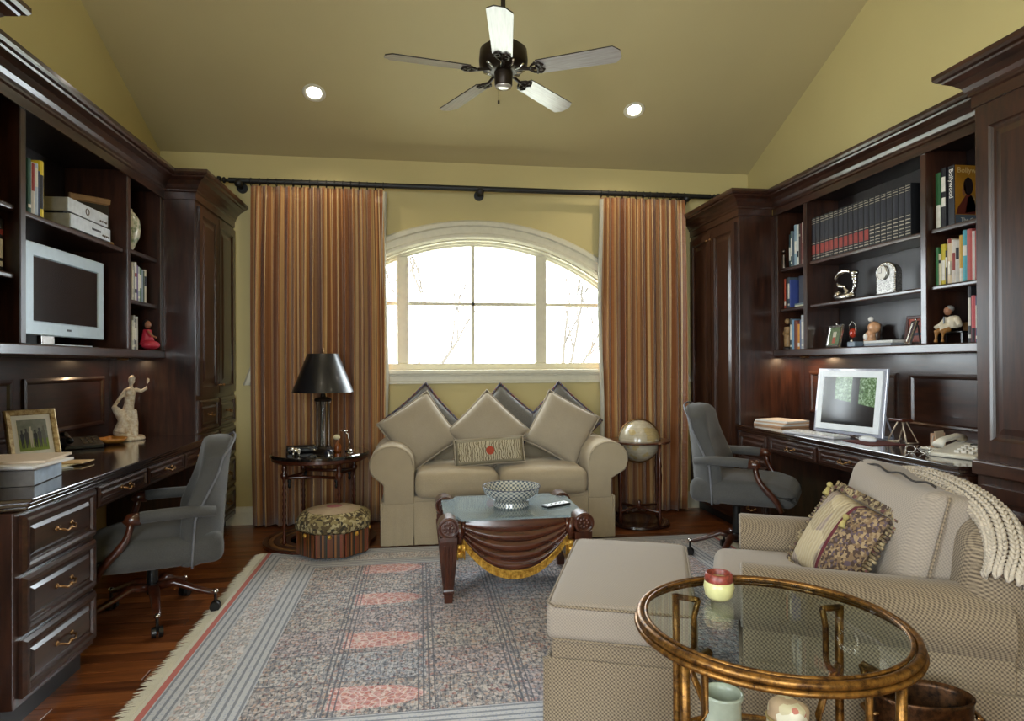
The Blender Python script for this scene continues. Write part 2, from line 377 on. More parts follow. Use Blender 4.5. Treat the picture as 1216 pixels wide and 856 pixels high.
b = B()
for z0, z1, out in ((1.08, 1.10, .02), (1.10, 1.145, .014), (1.145, 1.16, .026), (1.16, 1.19, .045)): b.box(AC-sx, AC+sx, Y0-out, Y0, z0, z1)
b.build('sill', TRIM, win, bevel=.003)
bx('bottom_rail', TRIM, win, (AC-half+.03, AC+half-.03, Y0+.06, Y0+.15, 1.191, 1.245))
def arcz(x, r): return AZ+math.sqrt(max(0, r*r-(x-AC)**2))
for x in (-.138, 1.005):
    bx('mullion', TRIM, win, (x-.046, x+.046, Y0+.05, Y0+.15, 1.245, arcz(x, AR-.03)-.01), bevel=.006)
cols = [(-1.02, -.186), (-.09, .424), (.452, .957), (1.053, 1.96)]
bx('muntin', TRIM, win, (.424, .452, Y0+.085, Y0+.125, 1.245, arcz(.44, AR-.045)))
for a, e in ((-1.05, -.184), (-.092, .959), (1.051, 1.99)): bx('muntin', TRIM, win, (a, e, Y0+.085, Y0+.125, 1.721, 1.749))
for a, e in cols:
    for z0, z1 in ((1.247, 1.719), (1.751, None)):
        xs = [a+(e-a)*i/10 for i in range(11)]
        top = [(x, min(z1 or 9, arcz(x, AR-.047))) for x in xs]
        top = [(x, z) for x, z in top if z > z0+.01]
        if len(top) < 2: continue
        B().prism([(top[0][0], z0), (top[-1][0], z0)]+top[::-1], 'y', Y0+.102, Y0+.108).build('pane', PANE, win)
# windows behind the camera (they light the room)
for i, (ax, c, a, e) in enumerate((('y', YF-.09, -1.05, .35), ('x', XL-.09, -1.0, .6))):
    w2 = thing('window_%d' % (i+2), None, None); w2['kind'] = 'structure'
    def q(nm, u0, u1, z0, z1, t=.05, m=TRIM):
        bx(nm, m, w2, (u0, u1, c-t/2, c+t/2, z0, z1) if ax == 'y' else (c-t/2, c+t/2, u0, u1, z0, z1), bevel=0)
    q('window_frame', a, e, .5, .58); q('window_frame', a, e, 2.62, 2.7); q('window_frame', a, a+.07, .58, 2.62); q('window_frame', e-.07, e, .58, 2.62)
    mid = (a+e)/2; q('mullion', mid-.05, mid+.05, .58, 2.62); q('pane', a+.07, mid-.05, .58, 2.62, .006, PANE); q('pane', mid+.05, e-.07, .58, 2.62, .006, PANE)
# garden outside the arched window
struct('ground_outside', B().box(-9, 10, YB+.4, 22, -.5, -.4), plain('pale_gravel', 'B9B8A8', .9))
def garden_tree(label, x, y, seed):
    rr = random.Random(seed); t = thing('garden_tree', label, 'tree', (x, y, -.4)); b = B()
    def br(p, d, L, r, k):
        q = p+d*L; b.tube([p, p+d*L*.5+Vector((rr.uniform(-.05, .05), 0, 0)), q], [r, r*.8, r*.6], 6)
        if k:
            for j in range(3):
                nd = (d+Vector((rr.uniform(-.7, .7), rr.uniform(-.5, .5), rr.uniform(-.1, .5)))).normalized(); br(p+d*L*rr.uniform(.55, 1), nd, L*.68, r*.55, k-1)
    br(Vector((0, 0, 0)), Vector((.05, 0, 1)), 1.7, .06, 4); b.build('trunk', plain('bark', '4A433C', .9), t)
garden_tree('slim bare tree outside the tall pane beside the left curtain', -.1, 9.0, 3)
garden_tree('bare tree outside the arched window, nearer the right curtain', 2.3, 10.5, 8)

# ------------------------------------------------------------------ built-in cabinets
RAISED = [(0, 0), (0, .02), (.052, .02), (.058, .013), (.066, .008), (.078, .008), (.105, .016)]
DRAW = [(0, 0), (0, .012), (.010, .022), (.020, .024), (.030, .020), (.034, .010), (.046, .010), (.058, .018)]
SLIM = [(0, 0), (0, .012), (.008, .018), (.016, .018), (.020, .010), (.026, .010), (.034, .016)]
RECESS = [(0, 0), (0, .014), (.012, .018), (.022, .014), (.030, .003), (.045, .003)]
CROWN = [(0, 2.30), (.010, 2.30), (.010, 2.345), (.018, 2.352), (.018, 2.362), (.026, 2.372), (.034, 2.39), (.055, 2.412), (.082, 2.428), (.086, 2.436), (.100, 2.440), (.108, 2.452), (.108, 2.47), (0, 2.47)]
class Side:
    def __init__(s, wall, sg): s.w = wall; s.s = sg          # sg +1: faces +x (left wall)
    def X(s, out): return s.w+s.s*out
    def box(s, o0, o1, y0, y1, z0, z1): return (s.X(o0), s.X(o1), y0, y1, z0, z1)
    def front(s, out, y0, y1, z0, z1, prof, b=None):
        b = b or B(); U = (0, s.s, 0); yo = y0 if s.s > 0 else y1
        return b.panel((s.X(out), yo, z0), U, (0, 0, 1), y1-y0, z1-z0, prof)
    def pull(s, parent, out, yc, zc, w=.085, mat=None):
        X = s.X; b = B()
        pts = [(X(out), yc-w/2, zc+.004), (X(out+.022), yc-w/2+.006, zc), (X(out+.028), yc-w/4, zc-.010), (X(out+.026), yc, zc-.004), (X(out+.028), yc+w/4, zc-.010), (X(out+.022), yc+w/2-.006, zc), (X(out), yc+w/2, zc+.004)]
        b.tube(pts, .0045, 6)
        for e in (-1, 1): b.ball((X(out+.004), yc+e*w/2, zc+.004), (.006, .010, .010), 8, 6)
        b.ball((X(out+.027), yc, zc-.004), .008, 8, 6)
        return b.build('handle', mat or BRASS, parent, smooth=True)
    def knob(s, parent, out, yc, zc):
        b = B().cyl((s.X(out), yc, zc), (s.X(out+.016), yc, zc), .004, n=8); b.ball((s.X(out+.02), yc, zc), .010, 10, 8); return b.build('knob', BRASS, parent, smooth=True)
LS, RS = Side(XL+.003, 1), Side(XR-.003, -1)
def tower(S_, name, label, y0, y1, out, rows, crown_near, crown_far, dz=0, hut=.34):
    """rows: list of (z0, z1, columns, kind)"""
    t = thing(name, label, 'cabinet', (S_.X(out/2), (y0+y1)/2, 0)); ox, oy = t.location.x, t.location.y
    def loc(o): o.location = (-ox, -oy, 0); return o
    loc(bx('body', WD, t, S_.box(0, out, y0, y1, .09, 2.31+dz), bevel=.004))
    loc(bx('toe_kick', BLKP, t, S_.box(0, out-.06, y0+.01, y1-.004, 0, .09), bevel=0))
    loc(bx('base_moulding', WDY, t, S_.box(out, out+.012, y0, y1-.002, .09, .125), bevel=.004))
    path = []
    ys, ye = y0, y1-.004
    if crown_near: path += [(S_.X(hut), y0)]
    path += [(S_.X(out), y0 if crown_near else ys), (S_.X(out), ye)]
    if crown_far: path += [(S_.X(hut), ye)]
    loc(B().sweep(path, [(o, z+dz) for o, z in CROWN], side=-S_.s).build('crown', WDY, t, fix=True))
    for z0, z1, cols, kind in rows:
        w = (y1-y0-.05)/cols
        for c in range(cols):
            ya, yb = y0+.025+w*c+.006, y0+.025+w*(c+1)-.006
            if kind == 'mould':
                loc(bx('waist_moulding', WDY, t, S_.box(out, out+.03, y0, y1, z0, z1), bevel=.008, seg=3)); continue
            d = loc(S_.front(out, ya, yb, z0, z1, RAISED if kind == 'door' else DRAW).build('door' if kind == 'door' else 'drawer', WD if kind == 'door' else WDY, t, bevel=.0))
            if kind == 'door': S_.knob(d, out+.02, yb-.03 if c == 0 else ya+.03, z0+.06 if z0 > .8 else z1-.06)
            else: S_.pull(d, out+.018, (ya+yb)/2, (z0+z1)/2, .075)
    return t
tower(LS, 'tall_cabinet', 'dark walnut tall cabinet with doors over drawers, between left desk and curtain', 4.34, 5.198, .53,
      [(1.04, 2.27, 2, 'door'), (.80, 1.01, 2, 'drawer'), (.565, .78, 2, 'drawer'), (.335, .545, 2, 'drawer'), (.13, .315, 2, 'drawer')], True, False)
tower(RS, 'tall_cabinet', 'dark walnut tall cabinet with long doors, behind the right desk chair', 4.36, 5.198, .525, [(.13, 2.27, 2, 'door')], True, False, .012, .27)
tower(LS, 'tall_cabinet', 'dark walnut cabinet of which only the crown corner shows, top left', 1.2, 2.30, .53, [(.86, 2.25, 2, 'door'), (.13, .73, 2, 'door')], False, True)
tower(RS, 'tall_cabinet', 'dark walnut tall cabinet nearest the armchair, with panelled doors', 1.2, 2.363, .525, [(.87, 2.25, 2, 'door'), (.775, .835, 1, 'mould'), (.13, .735, 2, 'door')], False, True, 0, .27)
def hutch(S_, label, y0, y1, out, divs, shelves, panels, dz=0):
    t = thing('bookcase', label, 'bookcase', (S_.X(out/2), (y0+y1)/2, 1.28)); ox, oy, oz = t.location
    def loc(o): o.location = (-ox, -oy, -oz); return o
    T = .022; ed = [y0]+divs+[y1]
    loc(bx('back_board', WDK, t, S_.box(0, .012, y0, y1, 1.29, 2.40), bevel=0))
    loc(bx('bottom_board', WDY, t, S_.box(.012, out+.012, y0+.001, y1-.001, 1.285, 1.332), bevel=.006))
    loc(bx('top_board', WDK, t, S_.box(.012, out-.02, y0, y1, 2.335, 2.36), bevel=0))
    loc(bx('top_rail', WDY, t, S_.box(out-.02, out, y0, y1, 2.325+dz*.5, 2.40), bevel=0))
    for yd, k in [(y0+.018, 0)]+[(d, 1) for d in divs]+[(y1-.018, 0)]:
        loc(bx('upright' if k else 'side_board', WD, t, S_.box(.012, out, yd-.02, yd+.02, 1.332, 2.335), bevel=.004))
    loc(B().sweep([(S_.X(out), y0), (S_.X(out), y1-.001)], [(o, z+dz) for o, z in CROWN], side=-S_.s).build('crown', WDY, t, fix=True))
    for i, zs in enumerate(shelves):
        for z in zs:
            loc(bx('shelf', WDY, t, S_.box(.012, out-.02, ed[i]+.021 if i else y0+.04, ed[i+1]-.021 if i < len(ed)-2 else y1-.04, z-.026, z), bevel=.008, seg=3))
    for a, e in panels:
        loc(S_.front(.016, a, e, .875, 1.175, RECESS).build('wall_panel', WDY, t))
    loc(bx('back_panelling', WDY, t, S_.box(0, .016, y0, y1, .40, 1.284), bevel=0))
    return t
hutch(LS, 'dark walnut bookcase over the left desk, with crown moulding and the silver television', 2.302, 4.338, .34, [2.888, 3.857], [[1.62, 1.90], [1.895], [1.62, 1.91]], [(2.42, 3.36), (3.45, 4.26)])
hutch(RS, 'dark walnut bookcase over the right desk, holding the row of black volumes', 2.365, 4.358, .25, [2.959, 3.985], [[1.63, 1.92], [1.63, 1.92], [1.63, 1.92]], [(2.42, 3.33), (3.42, 4.28)], .012)
DZ = .795
def desk_top(S_, label, y0, y1, out, ch):
    X = S_.X; t = thing('worktop', label, 'desk', (X(out/2), (y0+y1)/2, DZ-.04)); ox, oy, oz = t.location
    poly = [(X(.017), y0), (X(out-.14), y0), (X(out), y0+ch), (X(out), y1), (X(.017), y1)]
    b = B()
    for dz0, dz1, ins in ((-.042, -.030, .018), (-.030, -.014, .010), (-.014, 0, 0)):
        pl = [(X(.017), y0+ins), (X(out-.14), y0+ins), (X(out-ins), y0+ch+ins*.3), (X(out-ins), y1), (X(.017), y1)]
        b.prism([(px-ox, py-oy) for px, py in pl], 'z', DZ+dz0-oz, DZ+dz1-oz)
    b.build('slab', TOP, t, bevel=.004, seg=2, fix=True)
desk_top(LS, 'polished dark walnut desk top under the left bookcase, carrying the statue', 2.305, 4.337, .665, .05)
desk_top(RS, 'polished dark walnut desk top under the right bookcase, carrying the white monitor', 2.368, 4.357, .565, .05)
def pedestal(S_, name, label, y0, y1, out, zs, prof=DRAW):
    t = thing(name, label, 'drawer unit', (S_.X(out/2), (y0+y1)/2, 0)); ox, oy = t.location.x, t.location.y
    def loc(o): o.location = (-ox, -oy, 0); return o
    lo = zs[0][0]
    if lo < .3:
        loc(bx('body', WD, t, S_.box(.02, out, y0, y1, .10, DZ-.043), bevel=.003)); loc(bx('toe_kick', BLKP, t, S_.box(.02, out-.05, y0+.02, y1, 0, .10), bevel=0))
        ys = [(y0+.03, y1-.012)]
    else:
        loc(bx('body', WDY, t, S_.box(.25, out, y0, y1, lo-.012, DZ-.043), bevel=.002)); n = round((y1-y0)/.48); w = (y1-y0)/n
        ys = [(y0+w*i+.010, y0+w*(i+1)-.010) for i in range(n)]
    for z0, z1 in zs:
        for a, e in ys:
            d = loc(S_.front(out, a, e, z0, z1, prof).build('drawer', WDY, t)); S_.pull(d, out+.016, (a+e)/2, (z0+z1)/2, .10 if lo < .3 else .08)
    return t
pedestal(LS, 'drawer_pedestal', 'dark walnut pedestal of three brass-handled drawers under the left desk', 2.325, 2.85, .622, [(.125, .320), (.335, .530), (.545, .738)])
pedestal(LS, 'apron_drawers', 'row of slim walnut drawers under the left desk top, behind the chair', 2.852, 4.337, .622, [(.655, .738)], SLIM)
pedestal(RS, 'drawer_pedestal', 'walnut drawer pedestal at the far end of the right desk', 3.955, 4.357, .522, [(.125, .320), (.335, .530), (.545, .738)])
pedestal(RS, 'apron_drawers', 'row of slim walnut drawers under the right desk top, behind the armchair', 2.41, 3.953, .522, [(.655, .738)], SLIM)
# ------------------------------------------------------------------ curtains and rod
def curtain(label, x0, x1, seed, lining_side):
    rr = random.Random(seed); Wd = x1-x0; t = thing('curtain', label, 'curtain', ((x0+x1)/2, 5.088, 0), group='striped silk curtains')
    n = max(9, int(Wd*15)); ph = [rr.uniform(0, 6.28) for _ in range(6)]; nu, nv = n*12, 22; vs = []; fs = []; uvs = []
    for j in range(nv+1):
        k = j/nv; z = 2.605-k*(2.605-.015); A = .022+.040*min(1, k*2.2)
        for i in range(nu+1):
            u = i/nu; p = 2*PI*n*u+1.3*math.sin(2*PI*2.3*u+ph[0])+.9*math.sin(2*PI*5.1*u+ph[1])+.25*math.sin(3*k+ph[2]+9*u)
            am = A*(.7+.3*math.sin(2*PI*3.3*u+ph[3]))
            y = am*math.sin(p)+.006*math.sin(40*z+30*u+ph[4])*k*.5
            spread = 1+.03*math.sin(PI*k)
            x = (u-.5)*Wd*spread+.45*am*math.sin(2*p+.6)*.5
            vs.append((x, y, z)); uvs.append((u*Wd*2.2, z))
    for j in range(nv):
        for i in range(nu): a = j*(nu+1)+i; fs.append((a, a+1, a+nu+2, a+nu+1))
    b = B(); b.add(vs, fs); o = b.build('drape', CURT, t, smooth=True)
    uvl = o.data.uv_layers.new(name='UVMap')
    for l in o.data.loops: uvl.data[l.index].uv = uvs[l.vertex_index]
    md = o.modifiers.new('thickness', 'SOLIDIFY'); md.thickness = .003
    xe = (Wd/2 if lining_side > 0 else -Wd/2); b = B(); m = 14
    pts = [(xe+lining_side*(.012+.010*math.sin(9*k/m+seed)), .03, 2.59-k/m*2.56) for k in range(m+1)]; vs = []; fs = []
    for p in pts: vs += [(p[0]-lining_side*.02, -.02, p[2]), (p[0]+lining_side*.008, .0, p[2]), (p[0]-lining_side*.004, .045, p[2])]
    for k in range(m): fs += [(k*3, k*3+1, k*3+4, k*3+3), (k*3+1, k*3+2, k*3+5, k*3+4)]
    b.add(vs, fs); o = b.build('lining', LINING, t, smooth=True); o.modifiers.new('thickness', 'SOLIDIFY').thickness = .002
    return t
curtain('copper and gold striped silk curtain behind the black-shaded lamp', -1.275, -.275, 3, 1)
curtain('copper and gold striped silk curtain behind the globe', 1.475, 2.205, 11, -1)
rod = thing('curtain_rod', 'black iron curtain rod with carved finials above the window', 'curtain rod', (.5, 5.088, 2.64))
B().cyl((-1.93, 0, 0), (1.93, 0, 0), .021, n=16).build('pole', IRON, rod, smooth=True, auto=40)
for e in (-1, 1):
    b = B().cyl((e*1.93, 0, 0), (e*1.955, 0, 0), .012); b.ball((e*1.965, 0, 0), (.014, .024, .024), 12, 8); b.ball((e*1.995, 0, 0), (.012, .016, .016), 12, 8)
    for k in range(6): a = k*PI/3; b.ball((e*2.0, .02*math.cos(a), .02*math.sin(a)), (.016, .010, .010), 8, 6)
    b.build('finial', IRON, rod, smooth=True)
for x in (-1.86, -.02, 1.72):
    b = B().cyl((x, 0, -.02), (x, .105, -.03), .012); b.cyl((x, .09, -.03), (x, .113, -.03), .04, n=18); b.ball((x, -.004, -.022), (.032, .03, .03), 14, 8); b.build('bracket', IRON, rod, smooth=True, auto=40)
RING = None
for x0, x1, n in ((-1.77, -.78, 17), (.98, 1.70, 13)):
    for i in range(n):
        x = x0+(x1-x0)*i/(n-1)
        if RING is None: o = B().tube([(0, .028*math.cos(a*PI/8), .028*math.sin(a*PI/8)) for a in range(16)], .004, 6, closed=True).build('ring', IRON, rod, smooth=True); RING = o.data
        else: o = obj('ring', RING, None, rod)
        o.location = (x, 0, -.006)
# ------------------------------------------------------------------ ceiling fan and recessed lights
fan = thing('ceiling_fan', 'dark bronze ceiling fan with five blades and pull chain', 'ceiling fan', (.47, 3.55, 2.88))
top = ZB+.44*(YB-3.55)-2.88
B().cyl((0, 0, .15), (0, 0, top-.05), .013, n=12).build('downrod', BRONZE, fan, smooth=True)
B().lathe([(.02, top-.13), (.06, top-.10), (.075, top-.03), (.075, top+.02)], n=24).build('canopy', BRONZE, fan, smooth=True)
B().lathe([(.03, .16), (.10, .145), (.132, .12), (.138, .06), (.135, .035), (.115, .015), (.075, .0), (.05, -.005)], n=36).build('motor_housing', BRONZE, fan, smooth=True, auto=50)
g = B()
for k in range(10):
    a = k*PI/5; B().tube([(.072*math.cos(a), .072*math.sin(a), .004), (.10*math.cos(a+.08), .10*math.sin(a+.08), .008), (.125*math.cos(a), .125*math.sin(a), .022)], .007, 6).build('vent_rib', SILVER, fan, smooth=True)
B().lathe([(.05, .01), (.052, -.005), (.05, -.075), (.046, -.08)], n=28).build('switch_housing', BRONZE, fan, smooth=True, auto=40)
B().lathe([(.046, -.075), (.044, -.088), (.02, -.094), (.0, -.095)], n=28).build('end_cap', plain('polished_nickel', 'D8D4CC', .2, .6), fan, smooth=True)
b = B().cyl((-.03, -.02, -.08), (-.03, -.02, -.17), .0012, n=6); ch = b.build('pull_chain', BRONZE, fan)
B().lathe([(.003, -.19), (.006, -.187), (.006, -.172), (.003, -.168)], (-.03, -.02, 0), 10).build('fob', BRONZE, ch, smooth=True)
tb = NT('fan_blade'); nb = tb.noise(tb.map(tb.co(), (6, 90, 90)), 1.5, 4); tb.set(col=tb.ramp(nb, [(.3, S('9A938E')), (.7, S('B5AFAA'))]), rough=.25, coat=.8, cr=.2)
FBED = plain('blade_edge', '1C1512', .4)
for k in range(5):
    a = math.radians(-27+72*k)
    bl = B(); L0, L1, w0, w1, c = .20, .66, .055, .066, .035
    poly = [(L0, -w0), (L1-c, -w1), (L1, -w1+c*1.1), (L1, w1-c*1.1), (L1-c, w1), (L0, w0), (L0-.012, 0)]
    bl.prism(poly, 'z', -.003, .003)
    o = bl.build('blade', [tb.m, FBED], fan, fix=True)
    for p in o.data.polygons: p.material_index = 0 if abs(p.normal.z) > .5 else 1
    o.rotation_mode = 'XYZ'; o.matrix_local = Matrix.Rotation(a, 4, 'Z') @ Matrix.Translation((0, 0, .0)) @ Matrix.Rotation(math.radians(-12), 4, 'X')
    br = B(); br.tube([(.05, 0, .012), (.10, .0, .006), (.15, 0, -.005), (.19, 0, -.006)], [.012, .010, .009, .009], 8)
    for e in (-1, 1):
        br.tube([(.15, 0, -.006), (.175, e*.03, -.007), (.215, e*.042, -.007), (.235, e*.02, -.007), (.215, e*.005, -.007)], .007, 6)
    br.tube([(.19, -.045, -.007), (.205, 0, -.007), (.19, .045, -.007)], .007, 6)
    o2 = br.build('blade_bracket', BRONZE, fan, smooth=True); o2.matrix_local = Matrix.Rotation(a, 4, 'Z') @ Matrix.Rotation(math.radians(-12), 4, 'X')
SLOPE = math.atan(.44)
te = NT('lamp_glow'); te.set(em=(1, .93, .82, 1), es=14.0)
def can(label, x, y, power):
    z = ZB+.44*(YB-y) if y > 3.0 else zt
    t = thing('recessed_light', label, 'ceiling light', (x, y, z), rot=(-SLOPE if y > 3 else 0, 0, 0), group='recessed ceiling lights')
    B().lathe([(.052, -.001), (.078, -.001), (.080, -.005), (.074, -.009), (.055, -.006), (.050, .0)], n=28).build('trim_ring', TRIM, t, smooth=True)
    B().lathe([(.0, -.003), (.05, -.003), (.05, -.0005), (0, -.0005)], n=24).build('lens', te.m, t)
    d = bpy.data.lights.new('recessed_spot', 'SPOT'); d.energy = power; d.color = (1, .86, .66); d.spot_size = 2.3; d.spot_blend = .7; d.shadow_soft_size = .05
    o = bpy.data.objects.new('recessed_spot', d); C.objects.link(o); o.parent = t; o.location = (0, 0, -.02); o.rotation_euler = (SLOPE if y > 3 else 0, 0, 0)
can('lit recessed ceiling light above the left curtain', -.726, 4.6, 16)
can('lit recessed ceiling light above the right curtain', 1.597, 4.6, 16)
can('extra unseen recessed light over the left desk, added to brighten the room', -.7, 2.2, 22)  # this and the next are unseen lights added to brighten the room
can('extra unseen recessed light over the armchair, added to brighten the room', 1.6, 2.2, 22)
def puck(S_, out, y, power=1.2):
    d = bpy.data.lights.new('shelf_puck_light', 'AREA'); d.shape = 'DISK'; d.size = .05; d.energy = power; d.color = (1, .66, .38)
    t = thing('puck_light', 'small warm puck light under the %s bookcase' % ('left' if S_.s > 0 else 'right'), 'light', (S_.X(out), y, 1.284))
    B().lathe([(.0, -.012), (.028, -.012), (.032, -.008), (.032, 0), (0, 0)], n=20).build('housing', BRASS, t, smooth=True)
    o = bpy.data.objects.new('shelf_puck_light', d); C.objects.link(o); o.parent = t; o.location = (0, 0, -.0135)
puck(LS, .17, 4.17, .5); puck(RS, .13, 4.18, 1.8)
# ------------------------------------------------------------------ rug
def rugmat():
    t = NT('persian_wool'); P = t.xyz(t.geo()); x, y = P[0], P[1]; g = t.geo()
    cx, cy, hx, hy = .54, 3.15, 1.53, 1.21
    dx = t.m_('SUBTRACT', hx, t.m_('ABSOLUTE', t.m_('SUBTRACT', x, cx))); dy = t.m_('SUBTRACT', hy, t.m_('ABSOLUTE', t.m_('SUBTRACT', y, cy)))
    d = t.m_('MINIMUM', dx, dy)                                        # distance in from the edge
    vs = t.voro(g, 74, 'F1', 1); vd2 = t.voro(g, 95)
    n1 = t.noise(g, 30, 4, .7); n2 = t.noise(g, 75, 3, .6)
    pick = t.xyz(vs)[0]
    speck = t.ramp(pick, [(0, S('2A2632')), (.13, S('62687A')), (.28, S('A4A8B2')), (.44, S('D2D0D4')), (.62, S('C4A596')), (.74, S('7C8694')), (.84, S('DEDCE0')), (.95, S('9A4A44'))], 'CONSTANT')
    curl = t.wave(g, 17, 10, 4); floral = t.ramp(t.m_('ADD', t.m_('MULTIPLY', curl, .6), t.m_('MULTIPLY', n1, .4)), [(.26, S('3E3C4A')), (.36, S('A09EA6')), (.55, S('CECCCE')), (.75, S('C4B2AA'))])
    base = t.mix(.42, speck, floral)
    # field of panels: .36 x .25
    px = t.m_('DIVIDE', t.m_('SUBTRACT', x, .02), .36); py = t.m_('DIVIDE', t.m_('SUBTRACT', y, 2.30), .25)
    fx = t.m_('FRACT', t.m_('ADD', px, 10)); fy = t.m_('FRACT', t.m_('ADD', py, 10)); ix = t.m_('FLOOR', t.m_('ADD', px, 10)); iy = t.m_('FLOOR', t.m_('ADD', py, 10))
    wn = t.n.new('ShaderNodeTexWhiteNoise'); wn.noise_dimensions = '2D'; t.put(wn.inputs[0], t.comb(ix, iy, 0)); pr = wn.outputs[0]
    pcol = t.ramp(pr, [(0, S('D8CDB8')), (.2, S('CDB08A')), (.38, S('E0D4C8')), (.55, S('D4AA9C')), (.7, S('BCC0C4')), (.85, S('D8C09C'))], 'CONSTANT')
    arab = t.voro(g, 22, 'DISTANCE_TO_EDGE'); field = t.mix(.5, base, pcol, 'MULTIPLY'); field = t.mix(t.m_('MULTIPLY', t.m_('LESS_THAN', arab, .045), .55), field, S('3E4254')); field = t.mix(.15, field, base)
    # pointed red panels in every other row of one column
    isred = t.m_('MULTIPLY', t.m_('COMPARE', ix, 9, .4), t.m_('COMPARE', t.m_('MODULO', iy, 2), 0, .4))
    lens = t.m_('LESS_THAN', t.m_('ADD', t.m_('MULTIPLY', t.m_('ABSOLUTE', t.m_('SUBTRACT', fy, .5)), 2.9), t.m_('MULTIPLY', t.m_('POWER', fx, 5), .9)), .95)
    red = t.mix(t.m_('GREATER_THAN', vd2, .30), S('A83A32'), S('CC7A6C')); vein = t.voro(g, 34, 'DISTANCE_TO_EDGE'); red = t.mix(t.m_('LESS_THAN', vein, .07), red, S('E0C0B4')); red = t.mix(.32, red, speck)
    field = t.mix(t.m_('MULTIPLY', isred, lens), field, red)
    def near0(v, w): return t.m_('LESS_THAN', t.m_('ABSOLUTE', v), w)
    col = t.m_('SUBTRACT', fx, .5); lines = t.m_('MAXIMUM', near0(t.m_('SUBTRACT', t.m_('ABSOLUTE', col), .47), .010), near0(t.m_('SUBTRACT', t.m_('ABSOLUTE', col), .415), .008))
    lines = t.m_('MAXIMUM', lines, t.m_('GREATER_THAN', t.m_('ABSOLUTE', t.m_('SUBTRACT', fy, .5)), .488))
    field = t.mix(t.m_('MULTIPLY', lines, .8), field, S('3A3D4C'))
    # borders
    stripes = t.m_('LESS_THAN', t.m_('FRACT', t.m_('MULTIPLY', d, 32)), .34); beads = t.m_('GREATER_THAN', vd2, .34)
    guard = t.mix(t.m_('MULTIPLY', beads, .5), S('A0A6B4'), S('D0CBC4')); guard = t.mix(t.m_('MULTIPLY', stripes, .7), guard, S('4A5062'))
    cream = t.mix(.25, base, S('DCD6CE'))
    def band(a, b_): return t.m_('MULTIPLY', t.m_('GREATER_THAN', d, a), t.m_('LESS_THAN', d, b_))
    out = field
    out = t.mix(t.m_('LESS_THAN', d, .36), out, guard)
    out = t.mix(band(.115, .235), out, cream)
    out = t.mix(t.m_('MULTIPLY', t.m_('LESS_THAN', dx, .026), 1), out, S('B8503F'))
    out = t.mix(t.m_('MULTIPLY', n2, .12), out, S('A5A2A0'))
    t.set(col=out, rough=.95, sheen=.2); t.bump(n2, .5, .003); return t.m
rug = thing('area_rug', 'patterned Persian rug in blue-grey, cream and red with fringed ends', 'rug', (.54, 3.15, 0))
B().box(-1.53, 1.53, -1.21, 1.21, .001, .009).build('pile', rugmat(), rug, bevel=.002)
FRM = cloth('cream_cotton', 'CFC8B4', .12)
for e in (-1, 1):
    b = B(); y = -1.21
    b.box(e*1.53, e*1.548, -1.21, 1.21, .001, .008)
    while y < 1.205:
        L = random.uniform(.045, .075); dy = random.uniform(-.012, .012); w = random.uniform(.004, .006)
        b.add([(e*1.548, y, .007), (e*1.548, y+w, .007), (e*(1.548+L*.6), y+w+dy*.5, .005), (e*(1.548+L), y+dy+w*.5, .0015), (e*(1.548+L*.6), y+dy*.5, .005), (e*1.548, y+w/2, .0105), (e*(1.548+L*.6), y+w/2+dy*.5, .0085)],
              [(0, 5, 6, 4), (5, 1, 2, 6), (4, 6, 3), (6, 2, 3)]); y += w+.0008
    o = b.build('fringe', FRM, rug); o['kind'] = 'stuff'
# ------------------------------------------------------------------ sofa and its pillows
sofa = thing('sofa', 'beige slipcovered loveseat with rolled arms under the window', 'sofa', (.55, 4.40, 0))
bx('base', LINEN, sofa, (-.80, .80, .012, .72, .06, .335), bevel=.02, seg=3)
def skirt(x0, x1, nm='skirt'):
    b = B(); n = 18; vs = []; fs = []
    for k, (z, o) in enumerate(((.012, -.016), (.15, -.006), (.30, .006), (.305, .02), (.012, .012))):
        for i in range(n+1): x = x0+(x1-x0)*i/n; vs.append((x, o+.004*math.sin(i*1.3)*(1-z/.3), z))
    for k in range(5):
        j = (k+1) % 5; fs += [(k*(n+1)+i, k*(n+1)+i+1, j*(n+1)+i+1, j*(n+1)+i) for i in range(n)]
    fs += [tuple(k*(n+1) for k in range(5)), tuple(k*(n+1)+n for k in reversed(range(5)))]
    return b.add(vs, fs).build(nm, LINEN, sofa, fix=True, smooth=True, auto=50)
skirt(-.812, -.598); skirt(-.592, .010); skirt(.014, .622); skirt(.628, .812)
for e in (-1, 1):
    b = B(); b.M = Matrix.Rotation(e*PI/2, 4, 'Z') @ Matrix.Translation((0, -.815, 0)); vs = []
    b.box(-.01 if e > 0 else -.70, .70 if e > 0 else .01, -.004, .012, .012, .30); b.build('side_skirt', LINEN, sofa, bevel=.004)
def arm(xi, xo, xr, e):
    pts = [(xi, .28), (xi, .54)]; c = ((xi+xr)/2, .553); rx, rz = abs(xr-xi)/2, .137
    for k in range(0, 15): a = math.radians(k*215/14); pts.append((c[0]-e*rx*math.cos(a), c[1]+rz*math.sin(a)))
    pts += [(xo, .42), (xo, .28)]
    o = B().prism(pts, 'y', .0, .70).build('arm', LINEN, sofa, bevel=.016, seg=3, fix=True, smooth=True, auto=45)
    B().tube([(c[0]-e*rx*.93*math.cos(math.radians(k*215/14)), -.001, c[1]+rz*.93*math.sin(math.radians(k*215/14))) for k in range(15)], .004, 6).build('piping', LINEN, o, smooth=True)
    return o
arm(-.592, -.800, -.897, -1); arm(.628, .800, .925, 1)
